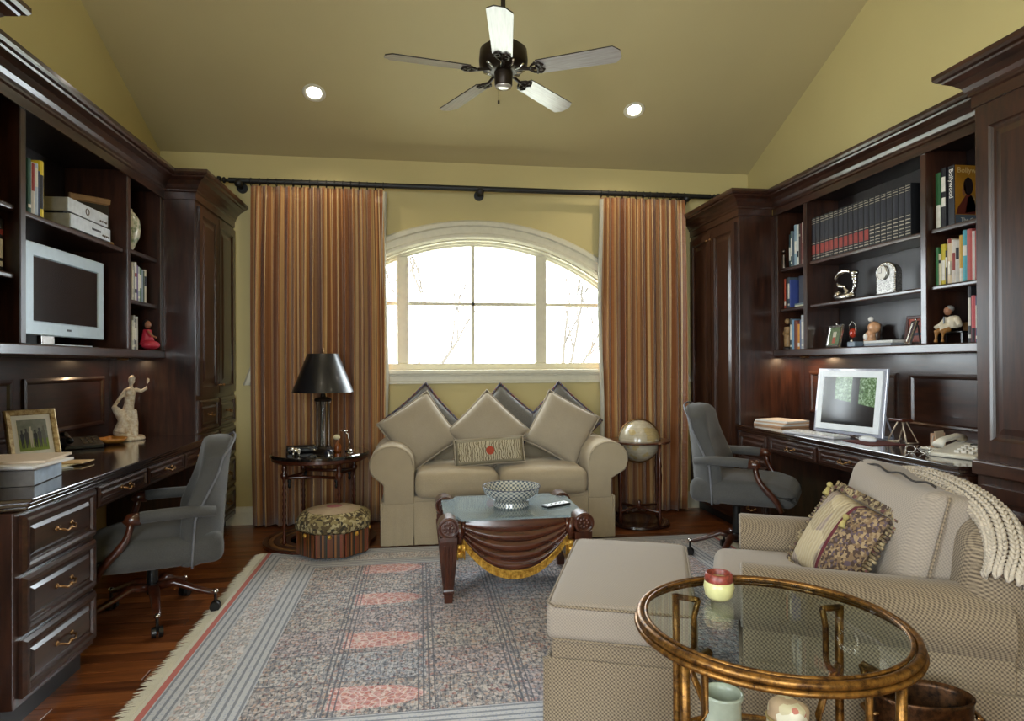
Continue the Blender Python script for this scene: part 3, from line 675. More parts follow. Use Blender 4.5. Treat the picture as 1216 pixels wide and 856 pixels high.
def seat(x0, x1, y0, y1, z0, z1, mat, par, nm='seat_cushion', r=.06, puff=.03):
    w, d, h = x1-x0, y1-y0, z1-z0
    def fn(x, y, z):
        k = (1-(2*x/w)**2)*(1-(2*y/d)**2); z2 = z+(puff*max(0, k)**.6 if z > 0 else 0); y2 = y-(.015*(1-(2*x/w)**2) if y < -d/2+r*1.2 else 0)
        return (x, y2, z2)
    return B().rbox(w, d, h, r, ((x0+x1)/2, (y0+y1)/2, (z0+z1)/2), 7, fn).build(nm, mat, par, smooth=True)
seat(-.588, -.008, -.035, .58, .32, .495, LINEN, sofa); seat(-.004, .624, -.035, .58, .32, .495, LINEN, sofa)
bx('backrest', LINEN, sofa, (-.70, .72, .60, .74, .30, .80), bevel=.05, seg=4, smooth=True)
def pil(name, label, loc, w, h, t, ry, lean, mat, trim=None, rz=0, ears=.06, cat='pillow', group=None, tr=.006):
    p = B().pillow(w, h, t, 16, ears).build(name, mat, smooth=True)
    p.matrix_world = Matrix.Translation(loc) @ Matrix.Rotation(rz, 4, 'Z') @ Matrix.Rotation(lean, 4, 'X') @ Matrix.Rotation(ry, 4, 'Y')
    tag(p, label, cat, group)
    if trim:
        e = []
        for k in range(64):
            s = k/16; q = int(s); f = -1+2*(s-q); a, b_ = [(f, -1), (1, f), (-f, 1), (-1, -f)][q]
            e.append((a*w/2*(1-ears*(1-b_*b_)*a*a), 0, b_*h/2*(1-ears*(1-a*a)*b_*b_)))
        B().tube(e, tr, 6, closed=True, hint=Vector((0, 1, 0))).build('piping', trim, p, smooth=True)
    return p
q = math.radians
TASS = NT('tassel_trim'); vt = TASS.voro(TASS.co(), 140, 'F1', 1); TASS.set(col=TASS.ramp(TASS.xyz(vt)[0], [(0, S('4A4F66')), (.4, S('2C2A30')), (.6, S('7B6A58')), (.8, S('7A3A30'))], 'CONSTANT'), rough=.9); TASS.bump(vt, .8, .004)
pil('throw_pillow', 'grey silk tasselled pillow behind the leftmost beige pillow', (.02, 4.90, .775), .46, .46, .13, q(45+4), q(-12), GREYS, TASS.m, tr=.010)
pil('throw_pillow', 'grey silk tasselled pillow behind the middle beige pillow', (.64, 4.91, .775), .45, .45, .13, q(45-3), q(-12), GREYS, TASS.m, tr=.010)
pil('throw_pillow', 'grey silk tasselled pillow behind the rightmost beige pillow', (1.10, 4.90, .775), .46, .46, .13, q(45-2), q(-12), GREYS, TASS.m, tr=.010)
pil('throw_pillow', 'plain beige square pillow by the left arm of the loveseat', (-.01, 4.72, .745), .44, .44, .17, q(45+11), q(-16), LINENP, LINENP, ears=.05)
pil('throw_pillow', 'plain beige square pillow in the middle of the loveseat', (.495, 4.69, .745), .44, .44, .17, q(45), q(-16), LINENP, LINENP, ears=.05)
pil('throw_pillow', 'plain beige square pillow by the right arm of the loveseat', (1.06, 4.72, .750), .44, .44, .17, q(45-15), q(-16), LINENP, LINENP, ears=.05)
tl = NT('needlepoint'); gg = tl.co(); v3 = tl.xyz(gg); cur = tl.wave(gg, 20, 9, 3); dist = tl.m_('ADD', tl.m_('POWER', v3[0], 2), tl.m_('POWER', v3[2], 2))
cn = tl.ramp(cur, [(.2, S('6E6450')), (.35, S('A8986A')), (.55, S('C9C0A8')), (.8, S('B9AE96'))])
brd = tl.m_('MAXIMUM', tl.m_('GREATER_THAN', tl.m_('ABSOLUTE', v3[0]), .225), tl.m_('GREATER_THAN', tl.m_('ABSOLUTE', v3[2]), .068))
cn = tl.mix(brd, cn, S('8C846F')); cn = tl.mix(tl.m_('LESS_THAN', dist, .0009), cn, S('A8452F')); tl.set(col=cn, rough=.95); tl.bump(cur, .3, .002)
pil('lumbar_pillow', 'small oblong needlepoint pillow with a red flower, on the loveseat seat', (.49, 4.55, .615), .50, .185, .10, q(-3), q(-14), tl.m, LINENP, ears=.02)
# ------------------------------------------------------------------ coffee table and what stands on it
CGLASS = glassmat('bright_table_glass', (.86, .93, .92, 1), .12)
def mix_diffuse(m):  # mixes an even blue-grey diffuse share into the glass
    nt = m.node_tree; out = nt.nodes['Material Output']; src = out.inputs[0].links[0].from_socket; d = nt.nodes.new('ShaderNodeBsdfDiffuse'); d.inputs[0].default_value = (.40, .48, .52, 1)
    mx = nt.nodes.new('ShaderNodeMixShader'); mx.inputs[0].default_value = .35; nt.links.new(src, mx.inputs[1]); nt.links.new(d.outputs[0], mx.inputs[2]); nt.links.new(mx.outputs[0], out.inputs[0])
mix_diffuse(CGLASS)
ct = thing('coffee_table', 'carved mahogany coffee table with draped swag apron, gold fringe and glass top', 'coffee table', (.495, 3.585, .009))
for ex in (-1, 1):
    for ey in (-1, 1):
        x, y = ex*.355, ey*.265; b = B()
        def sq(z, r): return [(x-r, y-r, z), (x+r, y-r, z), (x+r, y+r, z), (x-r, y+r, z)]
        prof = [(0, .021), (.045, .023), (.05, .029), (.065, .029), (.07, .026), (.30, .044), (.32, .046), (.345, .046)]
        vs = [];
        for z, r in prof: vs += sq(z, r)
        b.add(vs, [(i*4+k, i*4+(k+1) % 4, i*4+4+(k+1) % 4, i*4+4+k) for i in range(len(prof)-1) for k in range(4)]+[(3, 2, 1, 0), tuple(len(prof)*4-4+k for k in range(4))])
        for f in (-1, 0, 1):                                                        # flutes on the faces
            for s_ in (-1, 1):
                b.tube([(x+f*.011, y+s_*.0265, .085), (x+f*.020, y+s_*.0445, .30)], [.004, .006], 6); b.tube([(x+s_*.0265, y+f*.011, .085), (x+s_*.0445, y+f*.020, .30)], [.004, .006], 6)
        lg = b.build('leg', MAH, ct, bevel=.002, seg=1)
        b = B(); b.cyl((x, y-.055, .393), (x, y+.055, .393), .054, n=28)
        for s_ in (-1, 1):
            b.tube([(x+.043*math.cos(a*PI/12), y+s_*.056, .393+.043*math.sin(a*PI/12)) for a in range(24)], .006, 6, closed=True)
            b.ball((x, y+s_*.057, .393), (.010, .007, .010), 8, 6)
            for k in range(8): a = k*PI/4; b.ball((x+.022*math.cos(a), y+s_*.057, .393+.022*math.sin(a)), (.008, .004, .008), 8, 6)
        b.build('rosette', MAH, ct, smooth=True, auto=50)
def swag(y, e, half_, axis):
    n, m = 44, 36; vs = []; fs = []
    def pt(u, t_, off=0):
        a = 2*u-1; dep = .085+.185*(1-abs(a)**2.2); z = .418-dep*t_; rid = abs(math.sin(PI*5*t_**1.15))**.6*(1-.25*abs(a)); bow = .018*(1-a*a)
        d = .012+.016*rid*min(1, 3*t_)+bow+off
        p = (a*half_, e*(y+d), z); return p if axis == 'x' else (e*(y+d), -a*half_*e, z)
    for j in range(m+1):
        for i in range(n+1): vs.append(pt(i/n, j/m))
    fs = [(j*(n+1)+i, j*(n+1)+i+1, (j+1)*(n+1)+i+1, (j+1)*(n+1)+i) for j in range(m) for i in range(n)]
    k = len(vs)
    for i in range(n+1): a = 2*i/n-1; vs.append((a*half_, e*(y-.012), .418) if axis == 'x' else (e*(y-.012), -a*half_*e, .418))
    for i in range(n+1): p = pt(i/n, 1); vs.append((p[0], e*(y-.012), p[2]) if axis == 'x' else (e*(y-.012), p[1], p[2]))
    fs += [(k+i, k+i+1, i+1, i) for i in range(n)]+[(m*(n+1)+i, m*(n+1)+i+1, k+n+2+i, k+n+1+i) for i in range(n)]+[(k+n+1+i, k+n+2+i, k+i+1, k+i) for i in range(n)]
    o = B().add(vs, fs).build('swag', MAHX, ct, fix=True, smooth=True, auto=60)
    b = B(); N = 60; vs = []; fs = []
    for i in range(N*3+1):
        u = i/(N*3); p = Vector(pt(u, 1, -.012)); r = .006*(1 if i % 3 == 1 else 0.25); L = .046
        for z, o_ in ((.012, .006), (-.004, .010), (-.008, .006+r*.3), (-L, .004+r), (-L, -.012), (.012, -.012)):
            vs.append((p.x, p.y+e*o_, p.z+z) if axis == 'x' else (p.x+e*o_, p.y, p.z+z))
    for i in range(N*3): fs += [(i*6+k, i*6+(k+1) % 6, i*6+6+(k+1) % 6, i*6+6+k) for k in range(6)]
    fs += [tuple(range(6)), tuple(range(N*18+5, N*18-1, -1))]
    B().add(vs, fs).build('gold_fringe', GOLD, ct, fix=True, smooth=True, auto=50)
    for s_ in (-1, 1):                                                              # hanging side folds with their own fringe
        b = B(); c = s_*(half_+.012)
        def P3(u_, d_, z_): return (u_, e*(y+d_), z_) if axis == 'x' else (e*(y+d_), u_, z_)
        b.tube([P3(c, .020, .415), P3(c-s_*.004, .028, .36), P3(c, .024, .30)], [.016, .022, .018], 10); b.tube([P3(c-s_*.022, .018, .415), P3(c-s_*.020, .022, .34)], .012, 8)
        b.build('side_fold', MAHX, ct, smooth=True)
        b = B()
        for k in range(7): b.tube([P3(c+(k-3)*.008, .022, .305-(abs(k-3))*.004), P3(c+(k-3)*.0085, .026, .27), P3(c+(k-3)*.009, .022, .215+.008*(k % 2))], [.006, .0055, .004], 6)
        for k in range(3): b.ball(P3(c, .026, .245+.035*k), (.020, .012, .018), 8, 6)
        b.build('gold_tassel', GOLD, ct, smooth=True)
swag(.245, -1, .285, 'x'); swag(.245, 1, .285, 'x'); swag(.325, -1, .20, 'y'); swag(.325, 1, .20, 'y')
bx('frame', MAH, ct, (-.33, .33, -.245, .245, .395, .418), bevel=.003)
cc = .085; gx, gy = .375, .29
B().prism([(-gx+cc, -gy), (gx-cc, -gy), (gx-cc+.015, -gy+cc-.02), (gx, -gy+cc), (gx, gy-cc), (gx-cc+.015, gy-cc+.02), (gx-cc, gy), (-gx+cc, gy), (-gx+cc-.015, gy-cc+.02), (-gx, gy-cc), (-gx, -gy+cc), (-gx+cc-.015, -gy+cc-.02)], 'z', .4185, .430).build('glass_top', CGLASS, ct, fix=True)
bl = NT('delft_glaze'); P4 = bl.xyz(bl.co()); ang = bl.m_('ARCTAN2', P4[1], P4[0]); zz = P4[2]
pat = bl.m_('MULTIPLY', bl.m_('SINE', bl.m_('MULTIPLY', ang, 34)), bl.m_('SINE', bl.m_('MULTIPLY', zz, 270))); bl.set(col=bl.ramp(bl.m_('ADD', bl.m_('MULTIPLY', pat, .5), .5), [(.2, S('4E5A66')), (.45, S('8E9290')), (.7, S('CBC8BA'))]), rough=.15, coat=.6)
bowl = thing('bowl', 'blue and white patterned ceramic bowl on the glass coffee table', 'bowl', (.505, 3.56, .4395))
B().lathe([(0, .0), (.095, 0), (.102, .008), (.098, .03), (.090, .034), (.115, .045), (.150, .075), (.163, .105), (.165, .112), (.158, .112), (.150, .10), (.13, .06), (.09, .045), (0, .042)], n=48).build('body', bl.m, bowl, smooth=True, auto=40)
B().tube([(.162*math.cos(a*PI/24), .162*math.sin(a*PI/24), .112) for a in range(48)], .0035, 6, closed=True).build('rim', plain('navy_glaze', '3A3F4C', .2), bowl, smooth=True)
rm = thing('remote_control', 'silver and black remote control lying on the coffee table glass', 'remote control', (.755, 3.52, .4395), .5)
bx('body', BLKP, rm, (-.085, .085, -.028, .028, 0, .012), bevel=.004); bx('face_plate', WHITE, rm, (-.08, .08, -.024, .024, .012, .0145), bevel=.001)
for i in range(8): B().cyl((-.06+.016*i, .006*(-1)**i, .0145), (-.06+.016*i, .006*(-1)**i, .0165), .004, n=8).build('button', BLKP, rm)
# ------------------------------------------------------------------ side table with lamp
st = thing('side_table', 'round dark side table on turned legs with a striped ring base, beside the loveseat', 'side table', (-.70, 4.66, 0))
B().lathe([(0, .598), (.325, .598), (.335, .603), (.335, .618), (.328, .624), (0, .624)], n=56).build('table_top', plain('black_polish', '14100E', .08, coat=1.0), st, smooth=True, auto=35)
B().lathe([(.29, .572), (.318, .572), (.326, .58), (.326, .598), (.29, .598), (.29, .572)], n=56).build('apron_ring', MAH, st, smooth=True, auto=35)
for r0, r1, z, m in ((.345, .385, .022, 'k'), (.315, .345, .024, 't'), (.27, .315, .022, 'k'), (.245, .27, .024, 't'), (.20, .245, .022, 'k')):
    B().lathe([(r0, .001), (r1, .001), (r1, z-.004), (r1-.004, z), (r0+.004, z), (r0, z-.004), (r0, .001)], n=56).build('base_ring', MAH if m == 'k' else plain('satinwood', '8A6038', .3), st, smooth=True, auto=40)
for k in range(4):
    a = k*PI/2+.62; x, y = .265*math.cos(a), .265*math.sin(a)
    B().lathe([(.012, .02), (.018, .03), (.012, .05), (.016, .07), (.010, .10)]+[(.010+.004*(i % 2), .12+.022*i) for i in range(15)]+[(.012, .46), (.022, .475), (.024, .495), (.012, .51), (.018, .53), (.014, .575)], (x, y, 0), 14).build('leg', MAH, st, smooth=True)
    B().lathe([(.0, .395), (.008, .40), (.012, .415), (.006, .43), (.014, .445), (.010, .46)], (x*.86, y*.86, 0), 12).build('drop_finial', BLACK, st, smooth=True)
for k in range(4):
    a = k*PI/2+.62; b_ = a+PI/2; p, q_ = Vector((.265*math.cos(a), .265*math.sin(a), .47)), Vector((.265*math.cos(b_), .265*math.sin(b_), .47)); md = (p+q_)*.30
    B().tube(bez(p, (md.x*1.1, md.y*1.1, .47), (md.x*1.1, md.y*1.1, .47), q_, 12), .011, 8).build('stretcher', MAH, st, smooth=True)
lamp = thing('table_lamp', 'table lamp with a black conical shade on glass and metal columns', 'lamp', (-.685, 4.69, .624))
B().lathe([(0, 0), (.085, 0), (.088, .008), (.080, .016), (.06, .022), (.055, .034), (0, .036)], n=32).build('base', BRONZE, lamp, smooth=True, auto=40)
for k in range(4):
    a = k*PI/2+.4; B().lathe([(.010, .03), (.013, .04), (.008, .05), (.008, .33), (.013, .34), (.010, .36)], (.042*math.cos(a), .042*math.sin(a), 0), 12).build('column', PEWTER, lamp, smooth=True)
B().lathe([(.03, .035), (.034, .05), (.030, .20), (.034, .345), (.03, .355)], n=24).build('glass_column', TGLASS, lamp, smooth=True)
B().lathe([(.0, .355), (.058, .355), (.062, .365), (.055, .378), (.02, .385), (.012, .42), (.012, .52), (.0, .52)], n=28).build('capital', BRONZE, lamp, smooth=True, auto=40)
sh = NT('black_shade'); geo_ = sh.n.new('ShaderNodeNewGeometry'); sh.set(col=S('101116'), rough=.35, coat=.2)
B().lathe([(.213, .42), (.108, .69), (.105, .692), (.210, .4205), (.213, .42)], n=56).build('shade', sh.m, lamp, smooth=True, auto=60)
b = B()
for k in range(3): a = k*2*PI/3; b.tube([(0, 0, .68), (.104*math.cos(a), .104*math.sin(a), .688)], .0025, 6)
b.cyl((0, 0, .50), (0, 0, .70), .004, n=8); b.build('harp', BRASS, lamp)
B().lathe([(.004, .695), (.010, .70), (.006, .71), (.010, .722), (.0, .735)], n=12).build('finial', BRASS, lamp, smooth=True)
TT = .6245
cs = thing('camera_case', 'flat black case lying on the side table beside the lamp foot', 'case', (-.83, 4.66, TT), .25)
bx('body', BLKP, cs, (-.10, .10, -.05, .05, 0, .045), bevel=.012, seg=3); B().tube([(-.06, -.052, .02), (-.03, -.06, .035), (.03, -.06, .035), (.06, -.052, .02)], .004, 6).build('strap', BLACK, cs)
B().tube([(.085+.014*math.cos(a*PI/8), -.054, .03+.014*math.sin(a*PI/8)) for a in range(16)], .003, 6, closed=True).build('buckle', SILVER, cs)
el = thing('elephant_figurine', 'tiny silver elephant at the front edge of the side table', 'figurine', (-.83, 4.47, TT), .2)
b = B(); b.ball((0, 0, .035), (.030, .018, .020), 12, 8); b.ball((-.030, 0, .045), (.015, .013, .015), 10, 8); b.tube([(-.04, 0, .045), (-.05, 0, .03), (-.048, 0, .01), (-.056, 0, .012)], [.007, .005, .004, .003], 8)
for ex in (-.018, .018):
    for ey in (-.010, .010): b.cyl((ex, ey, 0), (ex, ey, .03), .007, n=8)
b.build('body', SILVER, el, smooth=True)
for e in (-1, 1): B().ball((-.022, e*.015, .047), (.010, .003, .012), 8, 6).build('ear', SILVER, el, smooth=True)
bt = thing('perfume_bottle', 'amber bottle with a cream stopper on the side table', 'bottle', (-.575, 4.61, TT))
B().lathe([(0, 0), (.022, 0), (.026, .01), (.024, .05), (.010, .07), (.008, .09)], n=18).build('body', plain('amber_glass', '7A3F18', .15), bt, smooth=True)
B().ball((-.006, 0, .105), (.024, .022, .020), 12, 8).build('stopper', plain('cream_bakelite', 'D9CDA8', .4), bt, smooth=True)
wg = thing('wire_figurine', 'thin silver bird ornament at the right of the side table', 'figurine', (-.50, 4.64, TT))
b = B(); b.lathe([(0, 0), (.03, 0), (.028, .008), (.01, .018), (0, .022)], n=16); b.tube([(0, 0, .02), (.004, 0, .07), (-.01, 0, .12), (-.03, 0, .14)], .0035, 6); b.ball((-.03, 0, .145), (.022, .009, .009), 10, 6)
b.tube([(-.045, 0, .145), (-.065, 0, .15)], [.004, .001], 6); b.build('body', SILVER, wg, smooth=True)
gp = thing('glass_paperweight', 'small dark glass dome beside the lamp on the side table', 'paperweight', (-.62, 4.50, TT))
B().lathe([(0, 0), (.03, 0), (.032, .006), (.028, .022), (.014, .034), (0, .037)], n=20).build('dome', plain('dark_glass', '2A2E3A', .05, coat=1.0), gp, smooth=True); B().cyl((0, 0, 0), (0, 0, .004), .034, n=20).build('foot', SILVER, gp)
# ------------------------------------------------------------------ octagonal footstool
fs_ = thing('footstool', 'small octagonal footstool with inlaid sides and patterned padded top', 'footstool', (-.565, 4.34, .0245), PI/8)
R8 = .245
def octp(r): return [(r*math.cos(k*PI/4), r*math.sin(k*PI/4)) for k in range(8)]
B().prism(octp(R8-.012), 'z', 0, .165).build('carcass', plain('stool_dark', '2E1A10', .4), fs_, fix=True)
INL = NT('inlay_stripes'); xv = INL.xyz(INL.co()); fr_ = INL.m_('FRACT', INL.m_('MULTIPLY', INL.m_('ADD', xv[0], 1.0), 13)); INL.set(col=INL.ramp(fr_, [(0, S('6A3E1E')), (.25, S('2A130C')), (.4, S('8A5A2C')), (.55, S('3E2A1A')), (.7, S('1E2A1E')), (.82, S('7A3A22'))], 'CONSTANT'), rough=.35, coat=.3)
pm = None
for k in range(8):
    a = (k+.5)*PI/4; ap = (R8-.012)*math.cos(PI/8); w = 2*(R8-.012)*math.sin(PI/8)-.008
    if pm is None: o = B().box(-w/2, w/2, -.010, 0, .004, .150).build('side_panel', INL.m, fs_, bevel=.003); pm = o.data; sm = None
    else: o = obj('side_panel', pm, None, fs_)
    o.matrix_local = Matrix.Translation((ap*math.cos(a), ap*math.sin(a), 0)) @ Matrix.Rotation(a+PI/2, 4, 'Z')
    if sm is None: s2 = B().ball((0, -.012, .135), (.014, .010, .014), 10, 6).build('stud', GOLD, o, smooth=True); sm = s2.data
    else: obj('stud', sm, None, o)
up = NT('tapestry_top'); vv = up.voro(up.co(), 60, 'F1', 1); rz_ = up.xyz(up.co()); rr2 = up.m_('SQRT', up.m_('ADD', up.m_('POWER', rz_[0], 2), up.m_('POWER', rz_[1], 2)))
cb = up.ramp(up.xyz(vv)[0], [(0, S('5E5038')), (.3, S('8F8158')), (.6, S('B5A880')), (.85, S('3E382C'))], 'CONSTANT'); cb = up.mix(up.m_('LESS_THAN', rr2, .17), cb, up.mix(up.noise(up.co(), 25), S('B8A98A'), S('A88C78'))); cb = up.mix(up.m_('LESS_THAN', rr2, .05), cb, S('A8686A'))
up.set(col=cb, rough=.95); up.bump(vv, .4, .003)
vs = []; F8 = []
prof = [(R8-.005, .150), (R8+.010, .165), (R8+.012, .20), (R8-.005, .235), (R8-.05, .26), (.12, .278), (.0, .285)]
b = B(); n8 = 64
def f8(a, z): k = (a % (PI/4))-PI/8; return math.cos(PI/8)/math.cos(k)*(.98 if z < .25 else 1)
b.lathe([(r, z) for r, z in prof], n=n8, fn=f8).build('padded_top', up.m, fs_, smooth=True)
# ------------------------------------------------------------------ globe on stand
gl = thing('floor_globe', 'antique globe in a wooden floor stand beside the right curtain', 'globe', (1.675, 4.755, 0))
gm = NT('antique_map'); gc = gm.co(); n_ = gm.noise(gc, 9, 6, .6); land = gm.m_('GREATER_THAN', n_, .53)
cg = gm.mix(land, gm.mix(gm.noise(gc, 40), S('C8BCA0'), S('A39A88')), gm.mix(gm.noise(gc, 60), S('C9B27A'), S('9A8A66'))); xz = gm.xyz(gc)
lat = gm.m_('LESS_THAN', gm.m_('FRACT', gm.m_('MULTIPLY', xz[2], 38)), .06); cg = gm.mix(gm.m_('MULTIPLY', lat, .4), cg, S('6B5E48')); gm.set(col=cg, rough=.25, coat=.6)
o = B().ball((0, 0, 0), .160, 40, 24).build('sphere', gm.m, gl, smooth=True); o.location = (0, 0, .638)
B().lathe([(.166, .632), (.238, .632), (.242, .637), (.238, .646), (.166, .646), (.166, .632)], n=56).build('horizon_ring', MAH, gl, smooth=True, auto=40)
B().tube([(.168*math.cos(a*PI/24), 0, .638+.168*math.sin(a*PI/24)) for a in range(48)], .005, 6, closed=True, hint=Vector((0, 1, 0))).build('meridian_ring', BRASS, gl, smooth=True)
for k in range(4):
    a = k*PI/2+.5; x, y = .205*math.cos(a), .205*math.sin(a)
    B().lathe([(.014, .03), (.011, .06), (.016, .075), (.010, .10), (.012, .28), (.018, .40), (.012, .44), (.016, .47), (.010, .50), (.013, .635)], (x, y, 0), 12).build('leg', MAH, gl, smooth=True)
for k in range(2):
    a = k*PI/2+.5; B().tube([(.205*math.cos(a), .205*math.sin(a), .12), (.05*math.cos(a+.3), .05*math.sin(a+.3), .13), (-.205*math.cos(a), -.205*math.sin(a), .12)], .010, 8).build('stretcher', MAH, gl, smooth=True)
B().lathe([(.0, .10), (.012, .105), (.022, .13), (.012, .15), (.016, .165), (0, .185)], n=14).build('finial', MAH, gl, smooth=True)
B().lathe([(0, .001), (.225, .001), (.235, .008), (.230, .022), (.19, .028), (.18, .022), (0, .022)], n=56).build('base', plain('dark_mahogany', '2E1710', .25, coat=.5), gl, smooth=True, auto=40)
# ------------------------------------------------------------------ desk chairs
def desk_chair(label, loc, rz, lift, sh=0.0):
    t = thing('desk_chair', label, 'chair', (loc[0], loc[1], 0), rz, 'upholstered swivel desk chairs'); z0 = lift
    # seat
    def fn(x, y, z):
        if z > 0: z += .02*(1-(x/.3)**2)*(1-(y/.27)**2)-(.05*max(0, (x-.16)/.14)**2)
        return (x, y*(1-.10*max(0, (x-.05)/.25)), z)
    B().rbox(.60, .54, .14, .05, (.06+sh, 0, z0+.365), 6, fn).build('seat', CHAR, t, smooth=True)
    # barrel back: wraps round at arm height, rises to a rounded top
    n, m = 28, 16; vs = []; fs = []; th = .115
    def P(u, k, inner):
        a = (u-.5)*2; zt_ = .885-.085*abs(a)**2.6 if abs(a) < .99 else .80
        z = .29+(zt_-.29)*k; wide = .275-.035*max(0, k-.45)*1.2
        wrap = .145*abs(a)**3*(1-.55*min(1, max(0, (k-.45)/.4)))
        x = -.245+sh+wrap-.045*k**1.4 -.012*max(0, (k-.8)/.2)**2 + (th*(1+.15*k)*(.55+.45*(1-abs(a)**4)) if inner else 0)
        if inner: x += .018*math.sin(PI*min(1, k*1.5))*(1-a*a); wide -= .03*abs(a)
        if inner and .60 < k < .68: x -= .016*(1-a*a)
        return (x, a*wide, z+z0)
    for inner in (0, 1):
        for j in range(m+1):
            for i in range(n+1): vs.append(P(i/n, j/m, inner))
    N = (n+1)*(m+1)
    for j in range(m):
        for i in range(n): a = j*(n+1)+i; fs += [(a, a+n+1, a+n+2, a+1), (N+a, N+a+1, N+a+n+2, N+a+n+1)]
    for i in range(n): a = m*(n+1)+i; fs += [(a, N+a, N+a+1, a+1), (i, i+1, N+i+1, N+i)]
    for j in range(m):
        for i in (0, n): a = j*(n+1)+i; fs.append((a, a+n+1, N+a+n+1, N+a))
    o = B().add(vs, fs).build('backrest', CHAR, t, fix=True, smooth=True); s_ = o.modifiers.new('round', 'SUBSURF'); s_.levels = 1; s_.render_levels = 1
    edge = [P(i/n, 1, 0) for i in range(n+1)]; side0 = [P(0, j/m, 0) for j in range(m)]; side1 = [P(1, j/m, 0) for j in reversed(range(m))]
    B().tube(side0+edge+side1, .006, 6).build('piping', plain('chair_piping', '6A6B70', .7), o, smooth=True)
    for e in (-1, 1):
        pts = [(-.20+sh, e*.262, z0+.545), (-.10+sh, e*.275, z0+.556), (.02+sh, e*.28, z0+.556), (.11+sh, e*.28, z0+.552)]
        a_ = B().tube(pts, [.030, .033, .034, .032], 12, sq=.85).build('arm_pad', CHAR, t, smooth=True)
        B().tube([(.105+sh, e*.28, z0+.548), (.15+sh, e*.28, z0+.548), (.165+sh, e*.28, z0+.530)], [.030, .028, .020], 10).build('arm_cap', MAH, a_, smooth=True)
        B().tube(bez((.145+sh, e*.28, z0+.54), (.15+sh, e*.285, z0+.44), (.20+sh, e*.285, z0+.42), (.26+sh, e*.275, z0+.34), 8)+[Vector((.285+sh, e*.268, z0+.285))], [.020]*4+[.022]*3+[.024, .022, .018], 10, sq=.8).build('arm_support', MAH, t, smooth=True)
    b = B().cyl((0, 0, .12), (0, 0, z0+.27), .026, n=16); b.cyl((0, 0, z0+.25), (0, 0, z0+.30), .06, .10, n=16); b.build('column', BLACK, t, smooth=True, auto=40)
    leg0 = None
    for k in range(5):
        a = k*2*PI/5+math.radians(-65)-rz
        if leg0 is None:
            lg = B().tube([(.02, 0, .15), (.10, 0, .165), (.19, 0, .125), (.26, 0, .10), (.285, 0, .095)], [.028, .026, .020, .018, .014], 10, sq=.75).build('leg', MAH, t, smooth=True)
            cp = B().ball((.285, 0, .100), (.016, .014, .012), 10, 6).build('toe_cap', SILVER, lg, smooth=True)
            b = B().cyl((.285, 0, .03), (.285, 0, .095), .007, n=8)
            for e in (-1, 1): b.cyl((.285, e*.006, .0265), (.285, e*.024, .0265), .0262, .024, n=18)
            ca = b.build('caster', BLACK, lg, smooth=True, auto=40); leg0 = (lg, cp, ca)
            lg.rotation_euler = (0, 0, a)
        else:
            l2 = leg0[0].copy(); C.objects.link(l2); l2.parent = t; l2.rotation_euler = (0, 0, a)
            for c_ in leg0[1:]: d = c_.copy(); C.objects.link(d); d.parent = l2
    return t
desk_chair('charcoal upholstered swivel chair pushed up to the left desk', (-1.31, 3.37, 0), PI+.34, 0, -.07)
desk_chair('charcoal upholstered swivel chair at the right desk, behind the armchair', (1.965, 3.77, 0), math.radians(-36), .10)
# ------------------------------------------------------------------ armchair, its cushions, throw, ottoman
ACH = math.radians(-27.4)                       # local +x = towards the chair's back, +y = far side
ac = thing('armchair', 'wide tan woven armchair with rolled arms in the right foreground', 'armchair', (1.256, 2.375, .009), ACH)
bx('base', WEAVE, ac, (.02, .84, -.46, .46, .03, .34), bevel=.02, seg=3)
def sk(x0, x1, y0, y1, nm='skirt'): return bx(nm, WEAVE, ac, (x0, x1, y0, y1, .004, .27), bevel=.005)
sk(.0, .84, -.482, -.462); sk(.0, .84, .462, .482); sk(-.012, .006, -.46, .46); sk(.842, .858, -.46, .46)
def carm(e):
    yi, yo, c, r = e*.265, e*.47, e*.375, .115; pts = [(yi, .26), (yi, .44)]
    for k in range(15): a = math.radians(k*220/14); pts.append((c-e*r*math.cos(a), .437+.115*math.sin(a)))
    pts += [(yo, .33), (yo, .26)]
    o = B().prism(pts, 'x', -.0, .74).build('arm', WEAVE, ac, bevel=.022, seg=4, fix=True, smooth=True, auto=50)
    pp = [(-.002, c-e*r*.93*math.cos(math.radians(k*220/14)), .437+.107*math.sin(math.radians(k*220/14))) for k in range(15)]
    B().tube(pp, .005, 6).build('piping', WEAVE_LIT, o, smooth=True)
carm(-1); carm(1)
def bfn(x, y, z): return (x+.10*max(0, z+.0)*1.0, y, z-.05*(y/.46)**2*(1 if z > 0 else 0))
B().rbox(.20, .90, .49, .085, (.72, 0, .53), 6, bfn).build('backrest', WEAVE, ac, smooth=True)
seat(-.11, .62, -.262, .262, .30, .425, WEAVE_LIT, ac, r=.045, puff=.025)
cu = B(); 
def cfn(x, y, z):
    k = max(0, (1-(y/.34)**2)*(1-(z/.25)**2)); x2 = x+(-.045 if x < 0 else .03)*k**.7
    return (x2, y*(1-.05*(1-(z/.25)**2)), z*(1-.08*(1-(y/.34)**2)) + (.012 if z > 0 else 0)*math.sin(6*y))
cu.rbox(.22, .64, .46, .06, (0, 0, 0), 8, cfn); cush = cu.build('back_cushion', WEAVE_LIT, smooth=True)
Mac = Matrix.Translation((1.256, 2.375, .009)) @ Matrix.Rotation(ACH, 4, 'Z')
cush.matrix_world = Mac @ Matrix.Translation((.565, -.01, .595)) @ Matrix.Rotation(math.radians(12), 4, 'Z') @ Matrix.Rotation(math.radians(14), 4, 'Y')
tag(cush, 'large tan back cushion with dark piping leaning in the armchair', 'cushion')
pe = [(-.10, -.30+.60*k/20, .218+.006*math.sin(k)) for k in range(21)]
